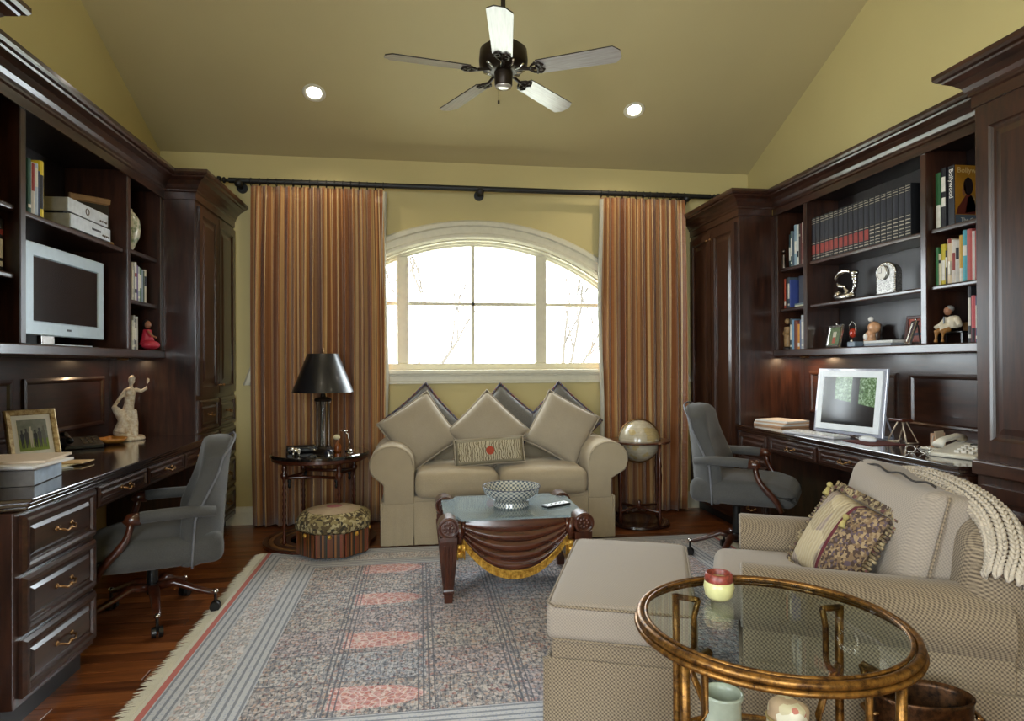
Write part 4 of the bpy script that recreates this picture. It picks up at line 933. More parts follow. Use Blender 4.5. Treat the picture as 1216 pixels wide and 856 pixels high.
B().tube(pe, .004, 6).build('piping', plain('dark_cord', '2A221C', .8), cush, smooth=True)
pe = [(-.06+.0, -.318, -.20+.40*k/12) for k in range(13)]; B().tube(pe, .004, 6).build('side_seam', WEAVE, cush, smooth=True)
tp = NT('patchwork'); vg = tp.co(); vc = tp.voro(vg, 9, 'F1', 1); wv = tp.wave(vg, 18, 6, 3); pc = tp.ramp(tp.xyz(vc)[0], [(0, S('9A8A6A')), (.3, S('8C7B72')), (.55, S('B5A482')), (.8, S('6E5A4C'))], 'CONSTANT')
pc = tp.mix(tp.m_('MULTIPLY', wv, .5), pc, S('C2B49A')); sx_ = tp.xyz(vg)[0]; pc = tp.mix(tp.m_('GREATER_THAN', sx_, .035), pc, tp.ramp(tp.xyz(tp.voro(vg, 110, 'F1', 1))[0], [(0, S('4A382E')), (.3, S('7A6248')), (.6, S('9A8262')), (.85, S('5A4A50'))], 'CONSTANT'))
pc = tp.mix(tp.m_('LESS_THAN', tp.m_('ABSOLUTE', tp.m_('SUBTRACT', sx_, .03)), .008), pc, S('5A2028')); tp.set(col=pc, rough=.95); tp.bump(wv, .5, .004)
sp = B().pillow(.34, .33, .12, 16, .04).build('tapestry_pillow', tp.m, smooth=True)
sp.matrix_world = Mac @ Matrix.Translation((.335, -.07, .575)) @ Matrix.Rotation(math.radians(-62), 4, 'Z') @ Matrix.Rotation(math.radians(-30), 4, 'X') @ Matrix.Rotation(math.radians(8), 4, 'Y')
tag(sp, 'small patchwork tapestry pillow with tassels on the armchair seat', 'pillow')
FRG = NT('pillow_fringe'); fv = FRG.voro(FRG.co(), 90, 'F1', 1); FRG.set(col=FRG.ramp(FRG.xyz(fv)[0], [(0, S('75644A')), (.4, S('9C8A68')), (.7, S('4A3A30')), (.9, S('6A4440'))], 'CONSTANT'), rough=.95); FRG.bump(fv, .6, .004)
for nm, (p, d) in {'top_fringe': ((0, .165), (1, 0)), 'side_fringe': ((.17, 0), (0, 1)), 'bottom_fringe': ((0, -.165), (1, 0)), 'left_fringe': ((-.17, 0), (0, 1))}.items():
    b = B()
    for k in range(26):
        s_ = -.165+.33*k/25; x, z = p[0]+d[0]*s_, p[1]+d[1]*s_; o_ = Vector((p[0], 0, p[1])).normalized()*.032
        b.tube([(x, 0, z), (x+o_.x+random.uniform(-.004, .004), random.uniform(-.006, .006), z+o_.z)], [.008, .006], 5)
    b.build(nm, FRG.m, sp, smooth=True)
for x, z in ((-.12, .165), (.05, .09)):
    b = B().ball((x, -.062, z), .011, 8, 6); b.cyl((x, -.060, z-.008), (x+.01, -.064, z-.04), .006, .012, n=10); b.build('tassel', plain('yellow_tassel', 'A4955C', .9), sp, smooth=True)
# knitted throw over the chair back: chains of stitches
KN = cloth('cream_knit', 'B5A896', .22, 60); kb = B()
def drape(s):                                   # along the throw, s 0..1 : local point on the top of the back
    pts = [(.62, .38, .765), (.66, .22, .792), (.695, .0, .80), (.718, -.20, .79), (.732, -.36, .755), (.728, -.455, .68), (.705, -.49, .61)]
    f = s*(len(pts)-1); i = min(int(f), len(pts)-2); f -= i
    p0 = Vector(pts[max(0, i-1)]); p1 = Vector(pts[i]); p2 = Vector(pts[i+1]); p3 = Vector(pts[min(len(pts)-1, i+2)])
    return .5*((2*p1)+(p2-p0)*f+(2*p0-5*p1+4*p2-p3)*f*f+(3*p1-p0-3*p2+p3)*f**3)
cols_, rows_ = 8, 46; RT = .040
for r_ in range(rows_):
    s_ = r_/(rows_-1); p = drape(s_); tg = (drape(min(1, s_+.02))-drape(max(0, s_-.02))).normalized()
    up_ = Vector((0, -.25*s_**3, 1)); across = tg.cross(up_).normalized(); nrm = across.cross(tg)
    for c_ in range(cols_):
        fi = math.radians(-115+230*c_/(cols_-1)); cen = p+across*RT*math.sin(fi)*1.15+nrm*(RT*math.cos(fi)*.75-.012); across2 = (across*math.cos(fi)-nrm*math.sin(fi)).normalized(); n2_ = (across*math.sin(fi)+nrm*math.cos(fi))
        for e in (-1, 1):
            kb.tube([cen-tg*.013+across2*e*.0105, cen+n2_*.006+across2*e*.0055, cen+tg*.012+across2*e*.001], [.0042, .0062, .0035], 5)
tw = kb.build('knitted_throw', KN, smooth=True); tw.matrix_world = Mac; tag(tw, 'chunky cream knitted throw draped over the back of the armchair', 'throw')
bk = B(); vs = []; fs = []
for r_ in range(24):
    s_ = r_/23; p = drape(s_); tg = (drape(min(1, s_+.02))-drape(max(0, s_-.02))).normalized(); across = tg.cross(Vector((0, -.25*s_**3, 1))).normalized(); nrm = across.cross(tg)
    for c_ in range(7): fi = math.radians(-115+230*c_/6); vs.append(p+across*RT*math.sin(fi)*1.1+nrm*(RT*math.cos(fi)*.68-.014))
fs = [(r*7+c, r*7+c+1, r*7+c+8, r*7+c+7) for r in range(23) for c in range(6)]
o = B().add(vs, fs).build('shade_backing', plain('painted_knit_shade', '6A5648', .95), tw, smooth=True); o.modifiers.new('t', 'SOLIDIFY').thickness = .006  # dark sheet painted for the shade in the gaps between stitches
# ottoman
ot = thing('ottoman', 'tan woven skirted ottoman in front of the armchair', 'ottoman', (.80, 2.43, .009), math.radians(-21))
bx('body', WEAVE, ot, (-.235, .235, -.40, .40, .10, .30), bevel=.015, seg=3)
for (x0, x1, y0, y1) in ((-.243, .243, -.412, -.400), (-.243, .243, .400, .412), (-.252, -.240, -.405, .405), (.240, .252, -.405, .405)):
    bx('skirt', WEAVE, ot, (x0, x1, y0, y1, .004, .235), bevel=.004)
for sx2 in (-1, 1):
    for sy2 in (-1, 1): B().prism([(sx2*.236, sy2*.392), (sx2*.262, sy2*.402), (sx2*.256, sy2*.418), (sx2*.232, sy2*.410)], 'z', .003, .232).build('corner_pleat', WEAVE, ot, fix=True)
def ofn(x, y, z): return (x, y, z+(.022*max(0, (1-(x/.25)**2)*(1-(y/.42)**2))**.6 if z > 0 else 0))
B().rbox(.50, .84, .125, .03, (0, 0, .355), 8, ofn).build('cushion', WEAVE_LIT, ot, smooth=True)
for z in (.300, .412):
    e = [(x, y, z) for x, y in [(-.245, -.39), (-.22, -.417), (.22, -.417), (.245, -.39), (.245, .39), (.22, .417), (-.22, .417), (-.245, .39)]]; B().tube(e, .005, 6, closed=True).build('piping', WEAVE, ot, smooth=True)
# ------------------------------------------------------------------ glass-topped gilt table in the foreground
gt = thing('glass_table', 'round glass-topped gilt iron table in the right foreground', 'table', (.835, 1.44, .0)); TZ, TR = .622, .320
B().tube([((TR-.012)*math.cos(a*PI/40), (TR-.012)*math.sin(a*PI/40), TZ-.006) for a in range(80)], .010, 10, closed=True).build('rim', GILT, gt, smooth=True)
B().tube([((TR-.004)*math.cos(a*PI/40), (TR-.004)*math.sin(a*PI/40), TZ-.020) for a in range(80)], .007, 8, closed=True).build('lower_rim', GILT, gt, smooth=True)
B().tube([((TR-.026)*math.cos(a*PI/40), (TR-.026)*math.sin(a*PI/40), TZ+.001) for a in range(80)], .005, 6, closed=True).build('inner_bead', GILT, gt, smooth=True)
B().lathe([(0, TZ-.010), (TR-.024, TZ-.010), (TR-.022, TZ-.008), (TR-.022, TZ-.001), (TR-.024, TZ), (0, TZ)], n=80).build('glass_top', TGLASS, gt, fix=True)
for k in range(4):
    a = math.radians(25+90*k); ca, sa = math.cos(a), math.sin(a)
    def L(r, z, w=0): return (r*ca-w*sa, r*sa+w*ca, z)
    b = B(); b.tube([L(TR-.02, TZ-.03), L(TR-.022, .45), L(TR-.022, .16), L(TR-.01, .05), L(TR+.01, .008)], [.011, .011, .011, .012, .015], 8)
    b.tube([L(.22, TZ-.022), L(.235, .55), L(.235, .47), L(.25, .44), L(TR-.024, .41)], .008, 8)
    b.tube([L(TR-.022, .44), L(.25, .405), L(.20, .33), L(.20, .26), L(.24, .225)], .009, 8); b.tube([L(TR-.022, TZ-.035), L(.22, TZ-.022)], .008, 6)
    b.build('leg', GILT, gt, smooth=True)
b = B().tube([((TR-.025)*math.cos(a*PI/24), (TR-.025)*math.sin(a*PI/24), .225) for a in range(48)], .009, 8, closed=True); b.build('shelf_ring', GILT, gt, smooth=True)
B().lathe([(0, .222), (TR-.032, .222), (TR-.032, .230), (0, .230)], n=48).build('lower_shelf', TGLASS, gt, fix=True)
cp = thing('pottery_cup', 'small yellow-green pottery cup with a red rim on the glass table', 'cup', (.775, 1.585, TZ+.0005)); cp.scale = (1.15, 1.15, 1.15)
B().lathe([(0, 0), (.022, 0), (.030, .008), (.034, .028), (.030, .046), (.028, .046)], n=28).build('body', plain('yellow_glaze', 'C9C48A', .3), cp, smooth=True)
B().lathe([(.031, .040), (.032, .044), (.030, .058), (.027, .060), (.026, .058), (.024, .03), (.018, .01), (0, .008)], n=28).build('rim', plain('red_glaze', '7A3428', .4, var=.5, scale=120), cp, smooth=True)
vz = thing('stoneware_vase', 'grey-green stoneware jar on the lower shelf of the glass table', 'vase', (.712, 1.44, .2305))
B().lathe([(0, 0), (.042, 0), (.046, .01), (.044, .10), (.042, .205), (.047, .218), (.047, .226), (.043, .226), (.040, .21), (.040, .03), (0, .02)], n=32).build('body', plain('celadon', '9AA08E', .3, var=.2, scale=18), vz, smooth=True)
wp = thing('wrapped_bundle', 'cream and coral wrapped bundle tied with cord on the lower shelf', 'bundle', (.885, 1.45, .2305), .5)
b = B(); b.rbox(.07, .09, .19, .025, (0, 0, .095), 5, lambda x, y, z: (x+.006*math.sin(40*z), y+.006*math.sin(33*z+1), z)); wm = NT('floral_wrap'); wn_ = wm.voro(wm.co(), 45, 'F1', 1); wm.set(col=wm.ramp(wm.xyz(wn_)[0], [(0, S('C9BC98')), (.5, S('B59A7A')), (.7, S('B5705E')), (.85, S('D8D0B8'))], 'CONSTANT'), rough=.9); b.build('wrap', wm.m, wp, smooth=True)
for z in (.08, .14): B().tube([(.040*math.cos(a*PI/12), .050*math.sin(a*PI/12), z) for a in range(24)], .004, 6, closed=True).build('cord', plain('jute', '9A8450', .9), wp)
pt_ = thing('bronze_pot', 'oval dark bronze pot standing on the floor beside the glass table', 'pot', (1.37, 1.59, .0005), -.25)
b = B(); b.lathe([(0, 0), (.10, 0), (.115, .02), (.125, .18), (.13, .315), (.134, .325), (.127, .328), (.120, .31), (.112, .04), (0, .03)], n=40); o = b.build('body', gilt('dark_copper', '1E120A', '5A3A20'), pt_, smooth=True); o.scale = (1, .62, 1)
for e in (-1, 1): B().tube([(e*.126, -.03, .28), (e*.145, -.025, .27), (e*.148, .025, .27), (e*.126, .03, .28)], .006, 6).build('handle', BRASS, pt_, smooth=True)
# ------------------------------------------------------------------ books and shelf objects
BM = {}
def bookmat(c, r=.55):
    if c not in BM: BM[c] = plain('book_'+c, c, r, var=.08)
    return BM[c]
GILTP = plain('gilt_print', 'A39A88', .4, .5); PALEP = plain('pale_print', 'D8D4C8', .7); REDP = plain('red_print', '8A3028', .6); DARKP = plain('dark_print', '1E1E28', .6)
PALMAT = {'p': PALEP, 'r': REDP, 'd': DARKP, 'g': GILTP, 'w': PAPER}
def book(S_, label, yc, th, z, h, c, out, dep=.15, tilt=0.0, bands=(), group=None, flat=False):
    """upright book whose spine faces the room; bands: (rel z0, rel z1, key)"""
    b = B(); s = S_.s; x0, x1 = -s*dep, 0.0; t2 = th/2; cv = .0022
    b.cur = 0; b.box(x0, x1, -t2, -t2+cv, 0, h); b.box(x0, x1, t2-cv, t2, 0, h)
    pr = [(-s*.006, -t2), (s*.000, -t2*.8), (s*.0035, -t2*.3), (s*.0035, t2*.3), (s*.000, t2*.8), (-s*.006, t2)]
    b.prism(pr, 'z', 0, h)
    b.cur = 1; b.box(x0+s*.004, -s*.003, -t2+cv, t2-cv, .003, h-.003)
    mats = [bookmat(c), PAPER]
    for z0, z1, k in bands:
        m = PALMAT[k]
        if m not in mats: mats.append(m)
        b.cur = mats.index(m); b.prism([(-s*.004, -t2*.94-.0003), (s*.0008, -t2*.8), (s*.0042, -t2*.3), (s*.0042, t2*.3), (s*.0008, t2*.8), (-s*.004, t2*.94+.0003)], 'z', z0*h, z1*h)
    o = b.build('book', mats, fix=True)
    o.location = (S_.X(out), yc, z); o.rotation_euler = (tilt, 0, 0)
    return tag(o, label, 'book', group)
def row(S_, y, dirn, z, out, items, where, dep=.15):
    """items: (name, colour, thickness, height, bands[, tilt]) laid side by side from y"""
    for i, it in enumerate(items):
        nm, c, th, h = it[:4]; bands = it[4] if len(it) > 4 else (); tilt = it[5] if len(it) > 5 else 0
        book(S_, '%s, %s' % (nm, where(i)), y+dirn*th/2, th, z+.0005, h, c, out, dep, tilt, bands, 'books on the shelves'); y += dirn*(th+.0012+abs(tilt)*h)
W2 = [(.08, .14, 'p'), (.3, .8, 'p')]
# left bookcase, shelf over the television
row(LS, 2.990, 1, 1.896, .30, [('dark green book', '1E4A3E', .024, .235, [(.1, .16, 'p')]), ('red and white book', 'B9B4AC', .026, .225, [(.45, .98, 'r')]), ('pale blue book', 'A9B8C8', .022, .228, [(.55, .9, 'p')]), ('navy-spined thin book', '3A4A6A', .010, .20), ('bright yellow book', 'D2B81E', .030, .250, [(.15, .75, 'd')])],
    lambda i: '%s from the near upright above the television' % ORD[i])
# left bookcase, near compartment
row(LS, 2.862, -1, 1.621, .28, [('black book with pale spine lettering', '15141A', .030, .215, [(.1, .2, 'p'), (.26, .62, 'p'), (.7, .8, 'r')]), ('black book with red-topped spine', '1C1416', .026, .225, [(.85, .95, 'r'), (.1, .7, 'p')]), ('blue book', '2A5A9A', .012, .215), ('pale green book', 'A8B088', .030, .22), ('tan book', '8A7350', .03, .20)],
    lambda i: '%s in from the upright at the left picture edge' % ORD[i])
# left bookcase, far compartment
row(LS, 3.985, 1, 1.621, .30, [('slim white book', 'C9C6BC', .016, .22, W2), ('grey book', '8A8A88', .018, .20), ('white and red book', 'D5D2CA', .026, .225, [(.62, .72, 'r'), (.2, .3, 'd')]), ('violet book', '6A5A8A', .014, .21), ('pale grey book', 'A6ACB0', .024, .205, W2), ('dull green book', '5E7A66', .024, .20, [(.4, .8, 'p')]), ('pale blue-grey book', '7A8896', .020, .195), ('dark green book', '3A4A40', .018, .19), ('cream book', 'C2B9A0', .026, .20, [(.5, .8, 'd')])],
    lambda i: '%s on the shelf above the red doll' % ORD[i])
row(LS, 3.985, 1, 1.3325, .30, [('white book', 'C4C2BA', .020, .17, W2), ('silver-grey book', '9A9C9E', .016, .20, W2), ('black and white book', '24242A', .018, .18, [(.3, .7, 'p')]), ('pale book', 'B9B6AE', .018, .195)], lambda i: '%s beside the red doll' % ORD[i])
# right bookcase: black set with gilt bands
for i in range(19):
    y = 3.945-.0465*i; red = i < 12
    bd_ = [(.04, .055, 'g'), (.10, .112, 'g'), (.39, .40, 'g'), (.86, .872, 'g'), (.91, .925, 'g'), (.955, .965, 'g'), (.45, .84, 'd')]+([(.14, .36, 'r')] if red else [(.16, .18, 'g'), (.24, .26, 'g'), (.31, .33, 'g')])
    book(RS, '%s black gilt-banded volume%s, counted from the window end of the set' % (ORD[i], ' with a red label' if red else ''), y, .043, 1.9205, .285, '101114', .212, .17, 0, bd_, 'matching black volumes')
# right bookcase, far compartment
row(RS, 4.250, -1, 1.9205, .20, [('dark teal book', '1E3A40', .020, .235, [(.2, .6, 'p')]), ('grey-green book', '5A6A66', .020, .255, W2), ('blue-grey book', '4A5A68', .022, .25), ('tall pale blue book', '8AA0AC', .028, .29, [(.3, .6, 'p')]), ('white book', 'C8C8C0', .024, .285, [(.2, .35, 'd')]), ('dark brown book', '3A2A24', .020, .285, [(.7, .75, 'g')]), ('dark red book', '5A2420', .018, .285), ('cream and red book', 'C9BBAA', .026, .29, [(.1, .5, 'r')])],
    lambda i: '%s on the top shelf of the far right bay' % ORD[i])
row(RS, 4.315, -1, 1.6305, .20, [('orange-red book', 'A8432A', .022, .215, [(.1, .25, 'p')]), ('dark book', '2A2C30', .020, .215), ('slate book', '4A525A', .024, .22, W2), ('blue book', '3A4A8A', .014, .20)], lambda i: '%s on the middle shelf beside the dark blue picture book' % ORD[i])
fb = book(RS, 'dark blue picture book standing face out in the far bay of the right bookcase', 4.09, .016, 1.657, .19, '1E2236', .20, .15); fb.rotation_euler = (0, 0, -PI/2+.15); fb.location = (RS.X(.175), 4.16, 1.657)
for k, (c, nm) in enumerate((('B9B9A0', 'pale green book'), ('5A6A70', 'slate book'))):
    o = bx('book', [bookmat(c), PAPER], None, (-.08, .08, -.085, .085, 0, .012), bevel=.001); o.location = (RS.X(.12), 4.10, 1.6305+.0125*k); tag(o, '%s lying flat under the dark blue picture book' % nm, 'book', 'books on the shelves')
row(RS, 4.245, -1, 1.3325, .20, [('dark grey book', '4A5054', .026, .22, W2), ('sky blue book', '7AA0C0', .024, .21), ('brown book', '6A3E30', .024, .205), ('dusty red book', '8A4A40', .016, .195), ('orange-yellow book', 'C98A2E', .024, .175, [(.1, .25, 'p')]), ('slate blue book', '5A6A8A', .016, .20), ('grey and white book', 'A6A6AA', .028, .235, W2), ('white book', 'C8C6CA', .026, .235, [(.5, .8, 'd')])],
    lambda i: '%s beside the standing wooden figure' % ORD[i])
# right bookcase, near compartment
row(RS, 2.932, -1, 1.9205, .20, [('green and cream book', '2A5A34', .032, .285, [(0, .42, 'p')]), ('tall black book', '14141A', .030, .30, [(.35, .5, 'p'), (.6, .85, 'p')])], lambda i: '%s from the upright on the top near shelf' % ORD[i])
bw = thing('picture_book', 'large book with an ochre cover lettered Bollywood, facing out', 'book', (RS.X(.19), 2.842, 1.921), group='books on the shelves')
bwm = rotm(math.radians(90))
b = B(); b.M = bwm; b.box(-.016, .016, -.215, -.003, .004, .296); b.build('pages', PAPER, bw)
b = B(); b.M = bwm; b.box(-.0185, -.0155, -.22, 0, 0, .30); b.build('front_cover', bookmat('A8741E'), bw)
b = B(); b.M = bwm; b.box(.0155, .0185, -.22, 0, 0, .30); b.build('back_cover', bookmat('15141A'), bw)
b = B(); b.M = bwm; b.box(-.0185, .0185, -.001, .003, 0, .30); b.build('spine', bookmat('15141A'), bw)
b = B(); b.M = bwm; b.box(-.0195, -.0185, -.218, -.002, .004, .052); b.build('title_strip', bookmat('4E5A66'), bw)
def cov(nm, c, pts):                              # flat printed shapes of the cover picture: a generic seated figure
    b = B(); b.M = bwm; b.prism([(-u*.56, z) for u, z in pts], 'x', -.0193, -.0186); b.build(nm, bookmat(c), bw, fix=True)
cov('printed_shape', '5A2418', [(.01, .055), (.20, .055), (.21, .10), (.17, .15), (.12, .16), (.07, .12), (.03, .09)])
cov('printed_shape', '9A7A4E', [(.10, .06), (.21, .07), (.215, .13), (.18, .155), (.13, .14)])
cov('printed_shape', '1E0F0C', [(.085+.065*(1+math.cos(a*PI/8))/1.0*.75, .195+.045*math.sin(a*PI/8)) for a in range(16)])
cov('printed_shape', '8A5A38', [(.075, .15), (.10, .145), (.11, .19), (.09, .21), (.078, .195), (.07, .175)])
MT = bwm @ Matrix.Translation((-.0197, -.012, .262)) @ Matrix(((0, 0, -1, 0), (-1, 0, 0, 0), (0, 1, 0, 0), (0, 0, 0, 1)))
text('Bollywood', .040, plain('ochre_lettering', 'D8B878', .6), bw, MT)
MT2 = bwm @ Matrix.Translation((-.0200, -.03, .018)) @ Matrix(((0, 0, -1, 0), (-1, 0, 0, 0), (0, 1, 0, 0), (0, 0, 0, 1)))
text('The Golden', .028, PALEP, bw, MT2)
MT3 = bwm @ Matrix.Translation((.012, .0034, .285)) @ Matrix(((0, -1, 0, 0), (0, 0, 1, 0), (-1, 0, 0, 0), (0, 0, 0, 1)))
text('Bollywood', .034, PAPER, bw, MT3)
row(RS, 2.935, -1, 1.6305, .20, [('green book', '2E6A3A', .018, .195), ('cream slim book', 'D0C8A8', .014, .16, [(.7, .8, 'd')]), ('yellow book', 'C0AC30', .026, .205, [(.1, .6, 'p')]), ('black and white book', '2A2428', .012, .17, [(.5, .8, 'p')]), ('orange-topped book', 'C9B494', .026, .225, [(.9, 1, 'r'), (.2, .5, 'g')]), ('white and red book', 'C9BFB4', .020, .215, [(.3, .7, 'r')]), ('grey book with a navy block', 'B5B0A8', .022, .21, [(.55, .82, 'd')]), ('tan and yellow book', 'C0962E', .018, .23, [(.0, .3, 'p')]), ('turquoise book', '4A9AA8', .024, .25, [(.5, .7, 'p')]), ('coral red book', 'B0504A', .028, .25), ('white slim book', 'D0CCC4', .014, .235), ('dark red book', 'A03A34', .020, .235), ('pale blue book', '7AA0A8', .022, .215)],
    lambda i: '%s in the row under the Bollywood book' % ORD[i])
row(RS, 2.742, -1, 1.3325, .20, [('black tall book', '2A2A2E', .018, .27, W2), ('red and navy book', 'B84A4E', .022, .225, [(.0, .3, 'd')]), ('navy and white slim book', '3A4060', .014, .22, W2), ('green-edged white book', '5A7A6A', .016, .225, [(.0, .3, 'p')]), ('violet book', '6A5A9A', .022, .225, [(.6, .9, 'd')]), ('pink book', 'B88A8E', .020, .14)], lambda i: '%s beside the seated figure on its bench' % ORD[i])
# ------------------------------------------------------------------ electronics on the left
tv = thing('television', 'silver flat television with a dark screen in the left bookcase', 'television', (LS.X(.27), 3.36, 1.3325))
b = B(); b.panel((-.02, -.345, .045), (0, 1, 0), (0, 0, 1), .69, .41, [(0, 0), (0, .022), (.004, .026), (.058, .026), (.062, .020)]); tv_c = b.build('housing', plain('silver_plastic', 'A9B6BC', .35, .2, var=.04), tv)
bx('screen', plain('dark_screen', '1A181A', .15), tv, (.0005, .0015, -.282, .282, .108, .392), bevel=0)
bx('logo_badge', BLKP, tv, (.0065, .0072, -.02, .02, .072, .082), bevel=0)
b = B().box(-.035, -.01, -.19, -.09, .002, .06); b.build('neck', SILVER, tv, bevel=.004)
bx('stand_foot', plain('silver_stand', 'B5BEC2', .3, .3), tv, (-.10, .055, -.21, .12, 0, .006), bevel=.002)
for k, (z, d, lab) in enumerate(((1.8957, .0, 'lower'), (1.9725, .012, 'upper'))):
    t = thing('video_player', '%s of the two stacked silver video players on the left shelf' % lab, 'video player', (LS.X(.31-d), 3.50, z), group='stacked silver players')
    bx('body', plain('player_case', '8E8A82', .4, .3), t, (-.23, -.004, -.195, .195, .006, .072), bevel=.002); bx('front_panel', plain('player_front', 'C6CCD0', .35, .3), t, (-.004, .004, -.195, .195, .006, .072), bevel=.002)
    if k: B().tube([(.005, -.02+.016*math.cos(a*PI/8), .04+.016*math.sin(a*PI/8)) for a in range(16)], .002, 6, closed=True, hint=Vector((1, 0, 0))).build('dial', PEWTER, t)
    else: bx('disc_slot', BLKP, t, (.004, .005, .0, .09, .034, .044), bevel=0)
    for j in range(4): B().cyl((.004, .11+.02*j, .025), (.008, .11+.02*j, .025), .005, n=10).build('button', PEWTER, t)
    for y in (-.16, .16): B().cyl((-.03, y, 0), (-.03, y, .006), .012, n=10).build('foot', BLKP, t)
fr = thing('leaning_picture', 'pale wooden picture frame leaning behind the silver players', 'picture frame', (-1.765, 3.785, 1.8957), math.radians(45), rot=None)
fb_ = B(); fb_.M = Matrix.Rotation(math.radians(-3), 4, 'X'); fb_.panel((-.12, .0, 0), (1, 0, 0), (0, 0, 1), .24, .27, [(0, 0), (0, .016), (.006, .020), (.03, .016), (.034, .008)]); fb_.build('frame', plain('tan_wood', 'A07A52', .45), fr)
fb_ = B(); fb_.M = Matrix.Rotation(math.radians(-3), 4, 'X'); fb_.box(-.084, .084, -.0088, -.008, .036, .234); fb_.build('picture', plain('dark_picture', '2A241E', .5), fr)
jr = thing('painted_jar', 'rounded pale painted jar in the far bay of the left bookcase', 'jar', (LS.X(.24), 4.04, 1.9105))
jm = NT('painted_porcelain'); jn = jm.noise(jm.co(), 22, 4); jm.set(col=jm.ramp(jn, [(.35, S('6A7A5A')), (.48, S('C2BCA4')), (.7, S('B5A488'))]), rough=.25)
B().lathe([(0, 0), (.035, 0), (.04, .01), (.05, .03), (.075, .09), (.082, .14), (.075, .19), (.05, .23), (.035, .242), (0, .245)], n=28).build('body', jm.m, jr, smooth=True)
B().lathe([(.036, .24), (.04, .25), (.02, .262), (.012, .272), (0, .276)], n=20).build('lid', jm.m, jr, smooth=True)
def blob(name, parts, mat, parent, vox=.004):
    """one continuous body grown from overlapping tubes and balls"""
    b = B()
    for p in parts:
        if p[0] == 't': b.tube(p[1], p[2], 10)
        else: b.ball(p[1], p[2], 14, 9)
    o = b.build(name, mat, parent, smooth=True); m = o.modifiers.new('skin', 'REMESH'); m.mode = 'VOXEL'; m.voxel_size = vox; m.use_smooth_shade = True; s_ = o.modifiers.new('soft', 'SMOOTH'); s_.iterations = 3
    return o
SKIN = plain('figurine_skin', '8A5A3E', .5); HAIRM = plain('figurine_hair', '120D0B', .5)
dl = thing('red_doll', 'small seated doll in a red sari in the left bookcase', 'doll', (LS.X(.31), 4.17, 1.3325), 0)
blob('sari', [('t', [(0, 0, .03), (.0, .0, .08), (.0, .0, .125)], [.045, .032, .024]), ('b', (.03, -.03, .03), (.05, .06, .028)), ('t', [(0, .02, .115), (-.01, .05, .07), (-.02, .085, .02)], [.014, .018, .022]), ('t', [(.01, -.02, .12), (.04, -.04, .08)], [.012, .010])], plain('red_silk', 'A82436', .5), dl)
B().ball((.005, -.005, .155), (.019, .018, .023), 14, 10).build('head', SKIN, dl, smooth=True); B().ball((-.006, .002, .162), (.021, .021, .024), 14, 10).build('hair', HAIRM, dl, smooth=True)
blob('arm', [('t', [(.015, -.028, .115), (.045, -.045, .085), (.06, -.02, .075)], [.008, .007, .006])], SKIN, dl, .003)
# ------------------------------------------------------------------ things on the left desk
D1 = DZ+.0005
stt = thing('statue', 'cream statue of a dancing woman in a flowing dress, on the left desk', 'statue', (-1.725, 4.10, D1), math.radians(20))
IV = gilt('ivory_porcelain', 'B59A78', 'DDD2BC', 0.0)
B().lathe([(0, 0), (.085, 0), (.088, .006), (.084, .018), (.078, .024), (0, .026)], n=36).build('plinth', IV, stt, smooth=True, auto=40)
blob('figure', [('t', [(-.008, 0, .02), (-.012, 0, .10), (-.004, 0, .17), (.004, 0, .215)], [.050, .040, .034, .026]), ('t', [(.004, 0, .205), (.006, 0, .25), (.010, 0, .295), (.012, 0, .31)], [.026, .028, .030, .020]),
    ('b', (.002, -.022, .275), (.016, .012, .014)), ('b', (.022, -.022, .275), (.016, .012, .014)), ('t', [(.012, 0, .30), (.014, -.002, .335)], [.012, .011]), ('b', (.016, -.006, .356), (.019, .021, .026)), ('b', (.018, .010, .368), (.018, .016, .018)),
    ('t', [(.034, 0, .300), (.066, -.010, .290), (.092, -.018, .305), (.100, -.022, .345)], [.013, .011, .010, .008]), ('b', (.102, -.024, .356), (.009, .007, .014)),
    ('t', [(-.010, 0, .300), (-.036, -.012, .262), (-.060, -.024, .222), (-.074, -.03, .200)], [.013, .011, .010, .009]),
    ('t', [(-.078, -.03, .205), (-.050, -.03, .17), (-.02, -.03, .12), (-.04, -.035, .05)], [.012, .026, .034, .040]), ('t', [(.03, -.01, .18), (.035, -.015, .10), (.032, -.02, .02)], [.014, .018, .020]), ('b', (-.035, -.02, .05), (.045, .04, .035))], IV, stt, .004)
pf = thing('photo_frame', 'gold-edged framed photograph of people standing on grass, on the left desk', 'photo frame', (-1.78, 3.27, D1), math.radians(52), rot=None)
ML = Matrix.Rotation(math.radians(-17), 4, 'X')
b = B(); b.M = ML; b.panel((-.105, 0, 0), (1, 0, 0), (0, 0, 1), .21, .245, [(0, 0), (0, .018), (.006, .022), (.022, .018), (.026, .012)]); b.build('frame', gilt('champagne_gilt', '8A6A3E', 'CBB68A', .4), pf)
b = B(); b.M = ML; b.box(-.079, .079, -.0128, -.012, .026, .219); b.build('mat_board', PAPER, pf)
ph = NT('group_photo'); pv = ph.xyz(ph.co('Generated')); grass = ph.m_('LESS_THAN', pv[2], .38); fg = ph.mix(ph.noise(ph.co(), 80), S('8FA04A'), S('5E7A34')); bg = ph.mix(ph.noise(ph.co(), 45, 4), S('5A6460'), S('9A9C96'))
cphoto = ph.mix(grass, bg, fg); ph.set(col=cphoto, rough=.3)
b = B(); b.M = ML; b.box(-.060, .060, -.0136, -.0128, .048, .197); b.build('photograph', ph.m, pf)
